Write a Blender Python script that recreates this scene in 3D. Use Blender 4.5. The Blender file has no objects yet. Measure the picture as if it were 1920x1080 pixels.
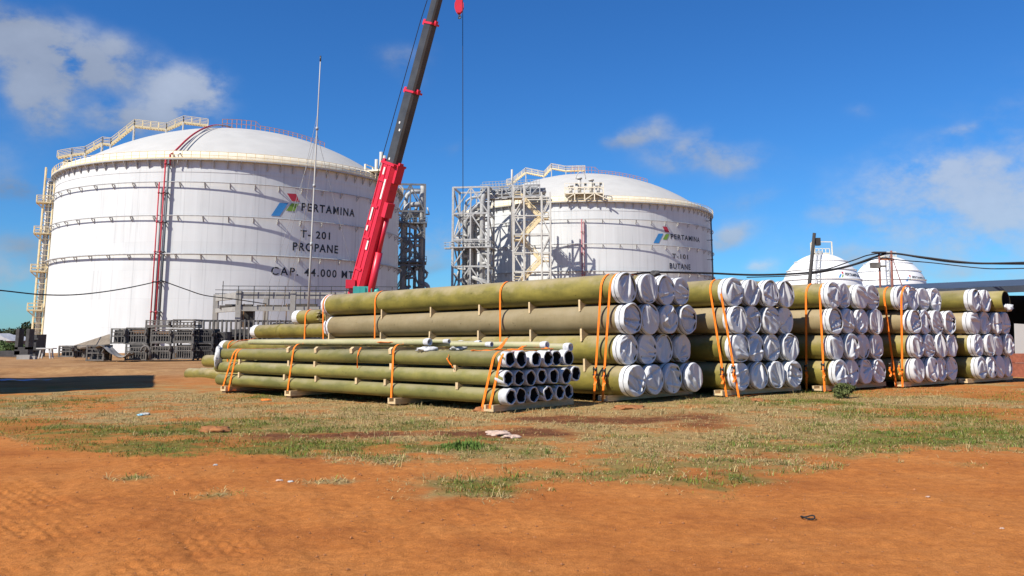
import bpy, math, random
import numpy as np
from mathutils import Vector, Matrix, Euler
random.seed(7)
RNG = np.random.default_rng(11)
SC = bpy.context.scene
COL = SC.collection
R_ = math.radians

# ---------------------------------------------------------------- camera
FPX, VC, VH, CAM_H = 1600.0, 377.0, 626.0, 1.53
TH = math.atan((VH - VC) / FPX)
cd = bpy.data.cameras.new("camera")
cd.sensor_width = 36.0
cd.lens = 36.0 * FPX / 1920.0
cd.shift_y = -(540.0 - VC) / 1920.0
cd.clip_start = 0.1
cd.clip_end = 12000
cam = bpy.data.objects.new("camera", cd)
COL.objects.link(cam)
cam.location = (0, 0, CAM_H)
cam.rotation_euler = (math.pi / 2 + TH, 0, 0)
SC.camera = cam

# ---------------------------------------------------------------- sky and sun
SUN_AZ = R_(-136.5)          # direction towards the sun, angle in the xy plane
SUN_EL = R_(44.0)
world = bpy.data.worlds.new("World")
SC.world = world
world.use_nodes = True
wn, wl = world.node_tree.nodes, world.node_tree.links
wn.clear()
w_out = wn.new('ShaderNodeOutputWorld')
w_bg = wn.new('ShaderNodeBackground')
w_sky = wn.new('ShaderNodeTexSky')
w_sky.sky_type = 'NISHITA'
w_sky.sun_disc = False
w_sky.sun_elevation = SUN_EL
w_sky.sun_rotation = math.pi / 2 - SUN_AZ
w_sky.altitude = 0
w_sky.air_density = 1.0
w_sky.dust_density = 0.1
w_sky.ozone_density = 3.2
SKY_STRENGTH = 0.075
w_bg.inputs['Strength'].default_value = SKY_STRENGTH
wl.new(w_bg.outputs[0], w_out.inputs[0])

sd = bpy.data.lights.new("sun", 'SUN')
sd.energy = 5.0
sd.angle = R_(0.53)
sd.color = (1.0, 0.945, 0.86)
sun = bpy.data.objects.new("sun", sd)
COL.objects.link(sun)
sv = Vector((math.cos(SUN_AZ) * math.cos(SUN_EL), math.sin(SUN_AZ) * math.cos(SUN_EL), math.sin(SUN_EL)))
sun.rotation_euler = sv.to_track_quat('Z', 'Y').to_euler()
sun.location = (-30, -40, 50)
SC.view_settings.view_transform = 'Standard'
SC.view_settings.look = 'None'
SC.view_settings.exposure = 0.42
SC.view_settings.gamma = 1.0
SC.view_settings.use_curve_mapping = False


def ray(u, v):
    a, b = (u - 960.0) / FPX, -(v - VC) / FPX
    return Vector((a, math.cos(TH) - b * math.sin(TH), math.sin(TH) + b * math.cos(TH)))


def P(u, v, Y):
    """point of the world seen in direction (u, v) of the photograph, Y metres ahead"""
    d = ray(u, v)
    return Vector((0, 0, CAM_H)) + d * (Y / d.y)


# clouds: soft masses of vapour fixed to directions of the sky
CLOUDS = [  # u, v, half width, half height (photo units), density, brightness
    (55, 95, 95, 50, 1.15, .66), (190, 108, 80, 40, 1.0, .62), (25, 18, 60, 34, .7, .52), (72, 62, 34, 26, .9, .64),
    (88, 190, 42, 36, .8, .60), (352, 182, 58, 46, 1.35, .80), (255, 215, 70, 30, 1.0, .60),
    (35, 347, 70, 22, .6, .30), (15, 520, 85, 45, .65, .62), (55, 455, 45, 20, .4, .36),
    (755, 112, 55, 36, .42, .55), (845, 272, 45, 16, .3, .5),
    (1215, 258, 55, 24, .72, .66), (1325, 302, 100, 34, .85, .66), (1170, 272, 40, 16, .4, .5),
    (1376, 431, 38, 18, .8, .66), (1425, 508, 34, 18, .9, .95), (815, 452, 50, 32, .7, .64), (820, 495, 45, 14, .4, .42),
    (1800, 345, 190, 60, .42, .82), (1740, 320, 75, 26, .45, .9), (1870, 400, 130, 60, .4, .8),
    (1580, 395, 90, 28, .3, .7), (1818, 237, 38, 12, .5, .75), (1612, 198, 20, 20, .3, .7), (1600, 470, 90, 22, .42, .6),
    (1750, 440, 260, 70, .22, .8), (1820, 505, 150, 30, .35, .66), (1400, 380, 60, 18, .3, .55),
    (2250, 200, 300, 90, .6, .7), (-400, 300, 260, 90, .6, .6), (-700, 120, 250, 100, .6, .7), (2500, 420, 250, 70, .5, .8),
]
tc = wn.new('ShaderNodeTexCoord')


def wmath(op, a, b=None, c=None):
    n = wn.new('ShaderNodeMath'); n.operation = op
    for i, x in enumerate((a, b, c)):
        if x is None:
            continue
        if isinstance(x, (int, float)):
            n.inputs[i].default_value = x
        else:
            wl.new(x, n.inputs[i])
    return n.outputs[0]


def wvec(op, a, b=None):
    n = wn.new('ShaderNodeVectorMath'); n.operation = op
    for i, x in enumerate((a, b)):
        if x is None:
            continue
        if isinstance(x, (tuple, Vector)):
            n.inputs[i].default_value = tuple(x)
        else:
            wl.new(x, n.inputs[i])
    return n


wdir = wvec('NORMALIZE', tc.outputs['Generated']).outputs[0]
wno = wn.new('ShaderNodeTexNoise'); wno.inputs['Scale'].default_value = 7.0
wno.inputs['Detail'].default_value = 3.0
wl.new(wdir, wno.inputs['Vector'])
warp = wvec('SCALE', wvec('SUBTRACT', wno.outputs['Color'], (0.5, 0.5, 0.5)).outputs[0])
warp.inputs['Scale'].default_value = 0.085
wdir2 = wvec('ADD', wdir, warp.outputs[0]).outputs[0]
wn2 = wn.new('ShaderNodeTexNoise'); wn2.inputs['Scale'].default_value = 17.0
wn2.inputs['Detail'].default_value = 9.0; wn2.inputs['Roughness'].default_value = 0.58
wmap = wn.new('ShaderNodeMapping'); wmap.inputs['Scale'].default_value = (1, 1, 1.5)
wl.new(wdir, wmap.inputs['Vector']); wl.new(wmap.outputs[0], wn2.inputs['Vector'])
fluff = wn2.outputs['Fac']
dens_sum, bright_sum = None, None
for (u, v, hw, hh, den, br) in CLOUDS:
    d0 = ray(u, v).normalized()
    rt = Vector((d0.y, -d0.x, 0)).normalized()
    up = rt.cross(d0)
    k = FPX * 1.03
    x = wmath('MULTIPLY', wvec('DOT_PRODUCT', wdir2, rt).outputs['Value'], k / hw)
    y = wmath('MULTIPLY', wvec('DOT_PRODUCT', wdir2, up).outputs['Value'], k / hh)
    y = wmath('SUBTRACT', y, up.dot(d0) * k / hh)
    r2 = wmath('ADD', wmath('MULTIPLY', x, x), wmath('MULTIPLY', y, y))
    fwd = wmath('GREATER_THAN', wvec('DOT_PRODUCT', wdir2, d0).outputs['Value'], 0.3)
    m = wmath('MULTIPLY', wmath('POWER', 2.71828, wmath('MULTIPLY', r2, -0.9)), fwd)
    m = wmath('MULTIPLY', m, den)
    # sunlit upper side, greyer base
    b = wmath('MULTIPLY', m, wmath('MULTIPLY_ADD', y, 0.07, br))
    dens_sum = m if dens_sum is None else wmath('ADD', dens_sum, m)
    bright_sum = b if bright_sum is None else wmath('ADD', bright_sum, b)
bright = wmath('DIVIDE', bright_sum, wmath('ADD', dens_sum, 1e-4))
shape = wmath('MULTIPLY', dens_sum, wmath('MULTIPLY_ADD', fluff, 4.3, -1.15))
ramp = wn.new('ShaderNodeMapRange'); ramp.interpolation_type = 'SMOOTHSTEP'
ramp.inputs['From Min'].default_value = 0.04; ramp.inputs['From Max'].default_value = 1.15
ramp.inputs['To Max'].default_value = 0.70
wl.new(shape, ramp.inputs['Value'])
hsv = wn.new('ShaderNodeHueSaturation')
hsv.inputs['Saturation'].default_value = 1.12
hsv.inputs['Value'].default_value = 1.02
wl.new(w_sky.outputs[0], hsv.inputs['Color'])
ccol = wn.new('ShaderNodeCombineXYZ')
cb = wmath('MULTIPLY', bright, wmath('MULTIPLY_ADD', fluff, 0.5, 0.75))
for i, f in enumerate((0.88, 0.95, 1.06)):
    wl.new(wmath('MULTIPLY', cb, f * 0.56 / SKY_STRENGTH), ccol.inputs[i])
wmix = wn.new('ShaderNodeMixRGB')
wl.new(ramp.outputs[0], wmix.inputs['Fac'])
wtint = wn.new('ShaderNodeMixRGB'); wtint.blend_type = 'MULTIPLY'; wtint.inputs['Fac'].default_value = 1.0
wtint.inputs['Color2'].default_value = (0.37, 0.80, 1.25, 1)     # a cleaner, deeper tropical blue
wl.new(hsv.outputs[0], wtint.inputs['Color1'])
wl.new(wtint.outputs[0], wmix.inputs['Color1'])
wl.new(ccol.outputs[0], wmix.inputs['Color2'])
wl.new(wmix.outputs[0], w_bg.inputs['Color'])


# ---------------------------------------------------------------- helpers
def mat(name, color, rough=0.7, var=0.15, scale=3.0, metal=0.0, bump=0.0, bscale=40.0, color2=None, detail=6.0,
        stretch=(1, 1, 1), coord='Object', rand=0.0, spec=0.4):
    m = bpy.data.materials.new(name)
    m.use_nodes = True
    nt = m.node_tree
    b = nt.nodes['Principled BSDF']
    b.inputs['Roughness'].default_value = rough
    b.inputs['Metallic'].default_value = metal
    b.inputs['Specular IOR Level'].default_value = spec
    t = nt.nodes.new('ShaderNodeTexCoord')
    mp = nt.nodes.new('ShaderNodeMapping'); mp.inputs['Scale'].default_value = stretch
    nt.links.new(t.outputs[coord], mp.inputs['Vector'])
    vec = mp.outputs[0]
    if rand:
        oi = nt.nodes.new('ShaderNodeObjectInfo')
        va = nt.nodes.new('ShaderNodeVectorMath'); va.operation = 'MULTIPLY_ADD'
        va.inputs[1].default_value = (37.0, 19.0, 53.0)
        nt.links.new(oi.outputs['Random'], va.inputs[0])
        nt.links.new(vec, va.inputs[2])
        vec = va.outputs[0]
    n = nt.nodes.new('ShaderNodeTexNoise')
    n.inputs['Scale'].default_value = scale; n.inputs['Detail'].default_value = detail
    n.inputs['Roughness'].default_value = 0.6
    nt.links.new(vec, n.inputs['Vector'])
    r = nt.nodes.new('ShaderNodeValToRGB')
    c = color
    c2 = color2 or tuple(min(1, x * (1 + var)) for x in c)
    c1 = c if color2 else tuple(x * (1 - var) for x in c)
    r.color_ramp.elements[0].position = 0.32; r.color_ramp.elements[1].position = 0.68
    r.color_ramp.elements[0].color = (*c1, 1); r.color_ramp.elements[1].color = (*c2, 1)
    nt.links.new(n.outputs['Fac'], r.inputs['Fac'])
    out = r.outputs[0]
    if rand:
        mr = nt.nodes.new('ShaderNodeMapRange')
        mr.inputs['To Min'].default_value = 1 - rand; mr.inputs['To Max'].default_value = 1 + rand
        nt.links.new(oi.outputs['Random'], mr.inputs['Value'])
        hv = nt.nodes.new('ShaderNodeHueSaturation')
        nt.links.new(out, hv.inputs['Color']); nt.links.new(mr.outputs[0], hv.inputs['Value'])
        out = hv.outputs[0]
    nt.links.new(out, b.inputs['Base Color'])
    if bump:
        n2 = nt.nodes.new('ShaderNodeTexNoise'); n2.inputs['Scale'].default_value = bscale
        n2.inputs['Detail'].default_value = 5
        nt.links.new(vec, n2.inputs['Vector'])
        bp = nt.nodes.new('ShaderNodeBump'); bp.inputs['Strength'].default_value = bump
        bp.inputs['Distance'].default_value = 0.02
        nt.links.new(n2.outputs['Fac'], bp.inputs['Height'])
        nt.links.new(bp.outputs[0], b.inputs['Normal'])
    return m


def tag(o, label=None, cat=None, group=None, kind=None):
    if label: o['label'] = label
    if cat: o['category'] = cat
    if group: o['group'] = group
    if kind: o['kind'] = kind
    return o


def empty(name, loc=(0, 0, 0), rot=(0, 0, 0)):
    o = bpy.data.objects.new(name, None)
    COL.objects.link(o)
    o.location = loc; o.rotation_euler = rot
    o.empty_display_size = 0.3
    return o


def link(name, me, parent=None, loc=(0, 0, 0), rot=(0, 0, 0)):
    o = bpy.data.objects.new(name, me)
    COL.objects.link(o)
    o.location = loc; o.rotation_euler = rot
    if parent is not None:
        o.parent = parent
    return o


class MB:
    def __init__(s):
        s.v, s.f, s.sm = [], [], []

    def add(s, vs, fs, smooth=False):
        k = len(s.v)
        s.v.extend([tuple(x) for x in vs])
        for f in fs:
            s.f.append([i + k for i in f]); s.sm.append(smooth)
        return s

    def box(s, c, size, M=None):
        hx, hy, hz = (x / 2 for x in size)
        vs = [Vector((sx * hx, sy * hy, sz * hz)) for sz in (-1, 1) for sy in (-1, 1) for sx in (-1, 1)]
        if M is not None:
            vs = [M @ x for x in vs]
        c = Vector(c)
        return s.add([x + c for x in vs], [(0, 2, 3, 1), (4, 5, 7, 6), (0, 1, 5, 4), (2, 6, 7, 3), (0, 4, 6, 2), (1, 3, 7, 5)])

    def beam(s, p, q, w, h=None, up=(0, 0, 1)):
        p, q = Vector(p), Vector(q)
        h = h or w
        d = q - p
        if d.length < 1e-6:
            return s
        z = d.normalized()
        u = Vector(up)
        if abs(z.dot(u)) > 0.98:
            u = Vector((1, 0, 0))
        x = z.cross(u).normalized(); y = x.cross(z).normalized()
        vs = []
        for c in (p, q):
            for a, b in ((-1, -1), (1, -1), (1, 1), (-1, 1)):
                vs.append(c + x * a * w / 2 + y * b * h / 2)
        return s.add(vs, [(3, 2, 1, 0), (4, 5, 6, 7), (0, 1, 5, 4), (1, 2, 6, 5), (2, 3, 7, 6), (3, 0, 4, 7)])

    def tube(s, pts, r, n=8, caps=True, closed=False):
        pts = [Vector(p) for p in pts]
        m = len(pts)
        rr = r if isinstance(r, (list, tuple)) else [r] * m
        vs, fs = [], []
        prev = None
        for i, p in enumerate(pts):
            if closed:
                t = (pts[(i + 1) % m] - pts[i - 1])
            else:
                t = (pts[min(i + 1, m - 1)] - pts[max(i - 1, 0)])
            t.normalize()
            if prev is None:
                u = Vector((0, 0, 1)) if abs(t.z) < 0.9 else Vector((1, 0, 0))
                x = t.cross(u).normalized()
            else:
                x = (prev - t * prev.dot(t)).normalized()
            prev = x
            y = t.cross(x)
            for k in range(n):
                a = 2 * math.pi * k / n
                vs.append(p + x * math.cos(a) * rr[i] + y * math.sin(a) * rr[i])
        for i in range(m if closed else m - 1):
            j = (i + 1) % m
            for k in range(n):
                fs.append((i * n + k, i * n + (k + 1) % n, j * n + (k + 1) % n, j * n + k))
        if caps and not closed:
            fs.append(tuple(range(n - 1, -1, -1)))
            fs.append(tuple((m - 1) * n + k for k in range(n)))
        return s.add(vs, fs, n > 5)

    def prism(s, prof, y0, y1, smooth=False):
        """profile of (x, z) pairs extruded along y"""
        n = len(prof)
        vs = [(x, y0, z) for x, z in prof] + [(x, y1, z) for x, z in prof]
        fs = [tuple(range(n)), tuple(range(2 * n - 1, n - 1, -1))]
        s.add(vs, fs)
        k = len(s.v) - 2 * n
        for i in range(n):
            j = (i + 1) % n
            s.f.append([k + i, k + n + i, k + n + j, k + j]); s.sm.append(smooth)
        return s

    def lathe(s, prof, n=48, a0=0.0, a1=2 * math.pi, smooth=True):
        """profile of (r, z) turned round z"""
        full = abs(a1 - a0 - 2 * math.pi) < 1e-6
        cnt = n if full else n + 1
        vs, fs = [], []
        for i in range(cnt):
            a = a0 + (a1 - a0) * i / n
            for r, z in prof:
                vs.append((r * math.cos(a), r * math.sin(a), z))
        m = len(prof)
        for i in range(n):
            j = (i + 1) % cnt
            for k in range(m - 1):
                fs.append((i * m + k, j * m + k, j * m + k + 1, i * m + k + 1))
        return s.add(vs, fs, smooth)

    def mesh(s, name, material):
        me = bpy.data.meshes.new(name)
        me.from_pydata(s.v, [], s.f)
        me.polygons.foreach_set('use_smooth', s.sm)
        me.materials.append(material)
        me.update()
        return me

    def build(s, name, material, parent=None, loc=(0, 0, 0), rot=(0, 0, 0)):
        return link(name, s.mesh(name, material), parent, loc, rot)


def np_mesh(name, verts, faces_flat, loop_tot, material, smooth=True):
    me = bpy.data.meshes.new(name)
    nv, nf = len(verts), len(loop_tot)
    me.vertices.add(nv)
    me.vertices.foreach_set('co', np.asarray(verts, np.float32).ravel())
    me.loops.add(len(faces_flat))
    me.loops.foreach_set('vertex_index', np.asarray(faces_flat, np.int32))
    me.polygons.add(nf)
    ls = np.zeros(nf, np.int32); ls[1:] = np.cumsum(loop_tot)[:-1]
    me.polygons.foreach_set('loop_start', ls)
    me.polygons.foreach_set('loop_total', np.asarray(loop_tot, np.int32))
    me.polygons.foreach_set('use_smooth', np.full(nf, smooth))
    me.materials.append(material)
    me.update(calc_edges=True)
    return me


def hash2(ix, iy, seed):
    h = (ix.astype(np.int64) * 374761393 + iy.astype(np.int64) * 668265263 + seed * 974634777) & 0xffffffff
    h = ((h ^ (h >> 13)) * 1274126177) & 0xffffffff
    return ((h ^ (h >> 16)) & 0xffff) / 65535.0


def vnoise(x, y, seed=0):
    x, y = np.asarray(x, float), np.asarray(y, float)
    ix, iy = np.floor(x), np.floor(y)
    fx, fy = x - ix, y - iy
    fx = fx * fx * (3 - 2 * fx); fy = fy * fy * (3 - 2 * fy)
    a = hash2(ix, iy, seed); b = hash2(ix + 1, iy, seed)
    c = hash2(ix, iy + 1, seed); d = hash2(ix + 1, iy + 1, seed)
    return (a * (1 - fx) + b * fx) * (1 - fy) + (c * (1 - fx) + d * fx) * fy


def fbm(x, y, seed=0, oct=4):
    s, a, t = 0.0, 1.0, 0.0
    for o in range(oct):
        s = s + a * vnoise(np.asarray(x) * 2 ** o + 17.3 * o, np.asarray(y) * 2 ** o - 9.1 * o, seed + o)
        t += a; a *= 0.5
    return s / t


def sstep(a, b, x):
    t = np.clip((np.asarray(x, float) - a) / (b - a), 0, 1)
    return t * t * (3 - 2 * t)


# ---------------------------------------------------------------- ground
def ground_base(x, y):
    s = (-np.asarray(x, float) + np.asarray(y, float)) / math.sqrt(2)
    d = 0.0105 * np.log1p(np.exp(np.clip((s - 12) / 2.0, -30, 30))) * 2.0
    d = np.where((s - 12) / 2.0 > 30, 0.0105 * (s - 12), d)
    return -4.0 * np.tanh(d / 4.0)


def gz(x, y):
    return float(ground_base(x, y))


def on_ground(u, v):
    d = ray(u, v)
    t = 1.0
    for _ in range(60):
        t = (gz(d.x * t, d.y * t) - CAM_H) / d.z
    return Vector((d.x * t, d.y * t, gz(d.x * t, d.y * t)))


# edge between bare soil and grass, seen from where one stands (bearing, distance)
_bu = [-2600, 0, 120, 260, 430, 600, 700, 800, 930, 1020, 1200, 1330, 1420, 1500, 1620, 1760, 1920, 4200]
_bv = [790, 812, 832, 850, 862, 876, 884, 896, 898, 884, 892, 902, 884, 880, 866, 856, 850, 830]
_bt = np.array([(u - 960) / FPX / 1.012 for u in _bu])
_bY = np.array([CAM_H * FPX * 1.0 / (v - VH) for v in _bv])


def cover(x, y):
    """grass cover 0-1, greenness 0-1, disturbed dark soil 0-1"""
    x, y = np.asarray(x, float), np.asarray(y, float)
    yy = np.maximum(y, 0.5)
    edge = np.interp(x / yy, _bt, _bY)
    n1 = fbm(x * 0.55, y * 0.75, 3, 4) - 0.5
    n2 = fbm(x * 1.9, y * 2.4, 21, 4) - 0.5
    n3 = fbm(x * 0.25 + 5, y * 0.33, 41, 3) - 0.5
    g = sstep(-0.6, 2.0, (y - edge) + n1 * 5.0 + n2 * 3.4)
    leftthin = sstep(-3.5, -8.0, x) if False else 1 - sstep(-8.5, -3.5, x)
    g = g * (1 - 0.6 * leftthin * sstep(-0.05, 0.10, n2 + 0.5 * n1))
    # thinner, worn towards the far brown yard and on the right-hand side
    far = sstep(27, 33, y + 0.35 * (-x - 6) * (x < -6) * 0 + n1 * 5)
    g = g * (1 - far * 0.9)
    right = sstep(7.0, 10.5, x) * sstep(-0.12, 0.12, n1 + 0.6 * n2 + 0.10)
    g = g * (1 - 0.75 * right)
    # disturbed red earth lanes
    lane = np.exp(-((y - 13.6 - 0.10 * x + n1 * 1.6) / 0.42) ** 2) * sstep(-5.2, -3.6, x) * (1 - sstep(0.2, 1.6, x))
    lane2 = np.exp(-((y - 15.9 + n1 * 2.0) / 0.75) ** 2) * sstep(-0.6, 0.6, x) * (1 - sstep(3.2, 4.6, x))
    bare = np.clip((lane * 1.25 + lane2 * 1.1) * (0.75 + 2.0 * (n2 + 0.2)), 0, 1)
    patch = sstep(0.05, 0.17, fbm(x * 1.0 + 40, y * 1.6, 77, 4) - 0.5)
    g = g * (1 - 0.85 * bare) * (1 - 0.55 * patch)
    green = 0.30 + 2.2 * n3 + 2.0 * n1 + 0.9 * n2
    green = green + 0.22 * np.exp(-((y - edge - 1.6) / 1.6) ** 2)
    green = green + 0.35 * np.exp(-(((x + 5.5) / 3.0) ** 2 + ((y - 13.5) / 2.2) ** 2))
    green = green - 0.55 * np.exp(-(((x + 3.2) / 4.5) ** 2 + ((y - 16.8) / 2.3) ** 2))
    # small clumps out on the bare soil
    for (u, v, rx, ry) in ((865, 905, .55, .35), (400, 930, .22, .12), (270, 846, .35, .2), (1380, 900, .45, .16), (255, 897, .18, .1),
                           (830, 928, .3, .12), (910, 925, .35, .16), (1340, 915, .2, .08), (620, 905, .3, .08)):
        p = on_ground(u, v)
        k = np.exp(-(((x - p.x) / rx) ** 2 + ((y - p.y) / (ry * 2)) ** 2)) * (0.6 + 1.6 * (n2 + 0.2))
        g = np.maximum(g, np.clip(k, 0, 0.9)); green = green + 0.25 * np.clip(k, 0, 1)
    return np.clip(g, 0, 1), np.clip(green, 0, 1), np.clip(bare, 0, 1)


TRACKS = []   # tyre tracks: list of centre line points, half width, strength


def track(uv, hw, amp, pitch, skew):
    TRACKS.append(([on_ground(u, v) for u, v in uv], hw, amp, pitch, skew))


track([(-30, 900), (40, 940), (120, 990), (215, 1062), (300, 1130)], 0.34, 0.011, 0.085, 0.9)
track([(-120, 950), (-30, 1000), (50, 1052), (120, 1110)], 0.26, 0.011, 0.10, -0.7)
track([(360, 975), (325, 920), (285, 880), (250, 850)], 0.20, 0.010, 0.075, 0.7)
track([(440, 965), (410, 925), (370, 890), (320, 862)], 0.15, 0.008, 0.075, -0.7)
track([(520, 1120), (420, 1040), (370, 985), (340, 950)], 0.24, 0.009, 0.09, 0.8)
track([(760, 1120), (640, 1080), (500, 1052), (330, 1030)], 0.16, 0.006, 0.09, 0.5)


def surface(x, y):
    x, y = np.asarray(x, float), np.asarray(y, float)
    z = ground_base(x, y)
    near = 1 - sstep(26, 60, y)
    z = z + near * ((fbm(x * 0.35, y * 0.35, 5, 3) - 0.5) * 0.07 + (fbm(x * 1.6, y * 1.6, 6, 3) - 0.5) * 0.035)
    # churned earth thrown up in low ridges across the far yard
    far = sstep(27, 33, y) * (1 - sstep(62, 80, y))
    z = z + far * (fbm(x * .5, y * .35, 61, 4) - .5) * .22
    rid = np.exp(-((y - 42.5 - .04 * x + (fbm(x * .4, y * .1, 63, 3) - .5) * 2.5) / .8) ** 2) * sstep(-33, -27, x) * (1 - sstep(-17.5, -15.5, x))
    z = z + rid * (.10 + .34 * fbm(x * 1.3, y * 1.3, 64, 3))
    fine = 1 - sstep(14, 26, y)
    z = z + fine * (fbm(x * 7, y * 7, 8, 4) - 0.5) * 0.022
    z = z + fine * (fbm(x * 26, y * 26, 9, 2) - 0.5) * 0.010
    # ruts: long shallow streaks
    z = z + fine * (fbm((x * 0.9 + y * 0.35) * 5.0, (y * 0.9 - x * 0.35) * 0.6, 12, 3) - 0.5) * 0.020
    for pts, hw, amp, pitch, skew in TRACKS:
        best = np.full(x.shape, 1e9); side = np.zeros(x.shape); along = np.zeros(x.shape)
        acc = 0.0
        for a, b in zip(pts[:-1], pts[1:]):
            dx, dy = b.x - a.x, b.y - a.y
            L = math.hypot(dx, dy)
            t = np.clip(((x - a.x) * dx + (y - a.y) * dy) / L ** 2, 0, 1)
            px, py = a.x + t * dx - x, a.y + t * dy - y
            d = np.hypot(px, py)
            sd_ = (dx * (y - a.y) - dy * (x - a.x)) / L
            m = d < best
            best = np.where(m, d, best); side = np.where(m, sd_, side); along = np.where(m, acc + t * L, along)
            acc += L
        inside = 1 - sstep(hw * 0.8, hw * 1.05, best)
        ends = sstep(0, 0.5, along) * (1 - sstep(acc - 0.6, acc, along))
        lug = np.clip(np.sin((along + skew * side) / (pitch * 2.2) * 2 * math.pi) * 2.0 + .5, -1, 1)
        groove = np.clip(np.sin(side / .105 * 2 * math.pi) * 1.6, -1, 1) * (0.45 + 0.55 * lug)
        worn = 0.10 + 1.0 * np.clip(fbm(x * 1.7, y * 1.7, 15, 4) * 3.0 - 1.15, 0, 1)
        z = z + inside * ends * worn * (-0.5 * amp + groove * amp * 0.85)
        rim = np.exp(-((best - hw * 1.12) / (hw * 0.16)) ** 2)
        z = z + rim * ends * worn * amp * 0.55
    return z


def axis(parts):
    out = []
    for a, b, st in parts:
        out.append(np.arange(a, b, st))
    return np.concatenate(out)


gxs = np.concatenate([-np.geomspace(6000, 16, 46), axis([(-15.5, -5.2, .13), (-5.2, .2, .02), (.2, 9, .06), (9, 20, .2)]), np.geomspace(20.4, 6000, 46)])
gys = np.concatenate([-np.geomspace(400, 3.2, 20), axis([(-3, 4.6, .5), (4.6, 8.8, .02), (8.8, 13, .05), (13, 27, .08), (27, 48, .3)]), np.geomspace(49, 7000, 60)])
GX, GY = np.meshgrid(gxs, gys)
GZ = surface(GX, GY)
cg, cgr, cba = cover(GX, GY)
nx, ny = len(gxs), len(gys)
idx = np.arange(nx * ny).reshape(ny, nx)
quads = np.stack([idx[:-1, :-1], idx[:-1, 1:], idx[1:, 1:], idx[1:, :-1]], -1).reshape(-1, 4)


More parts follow.
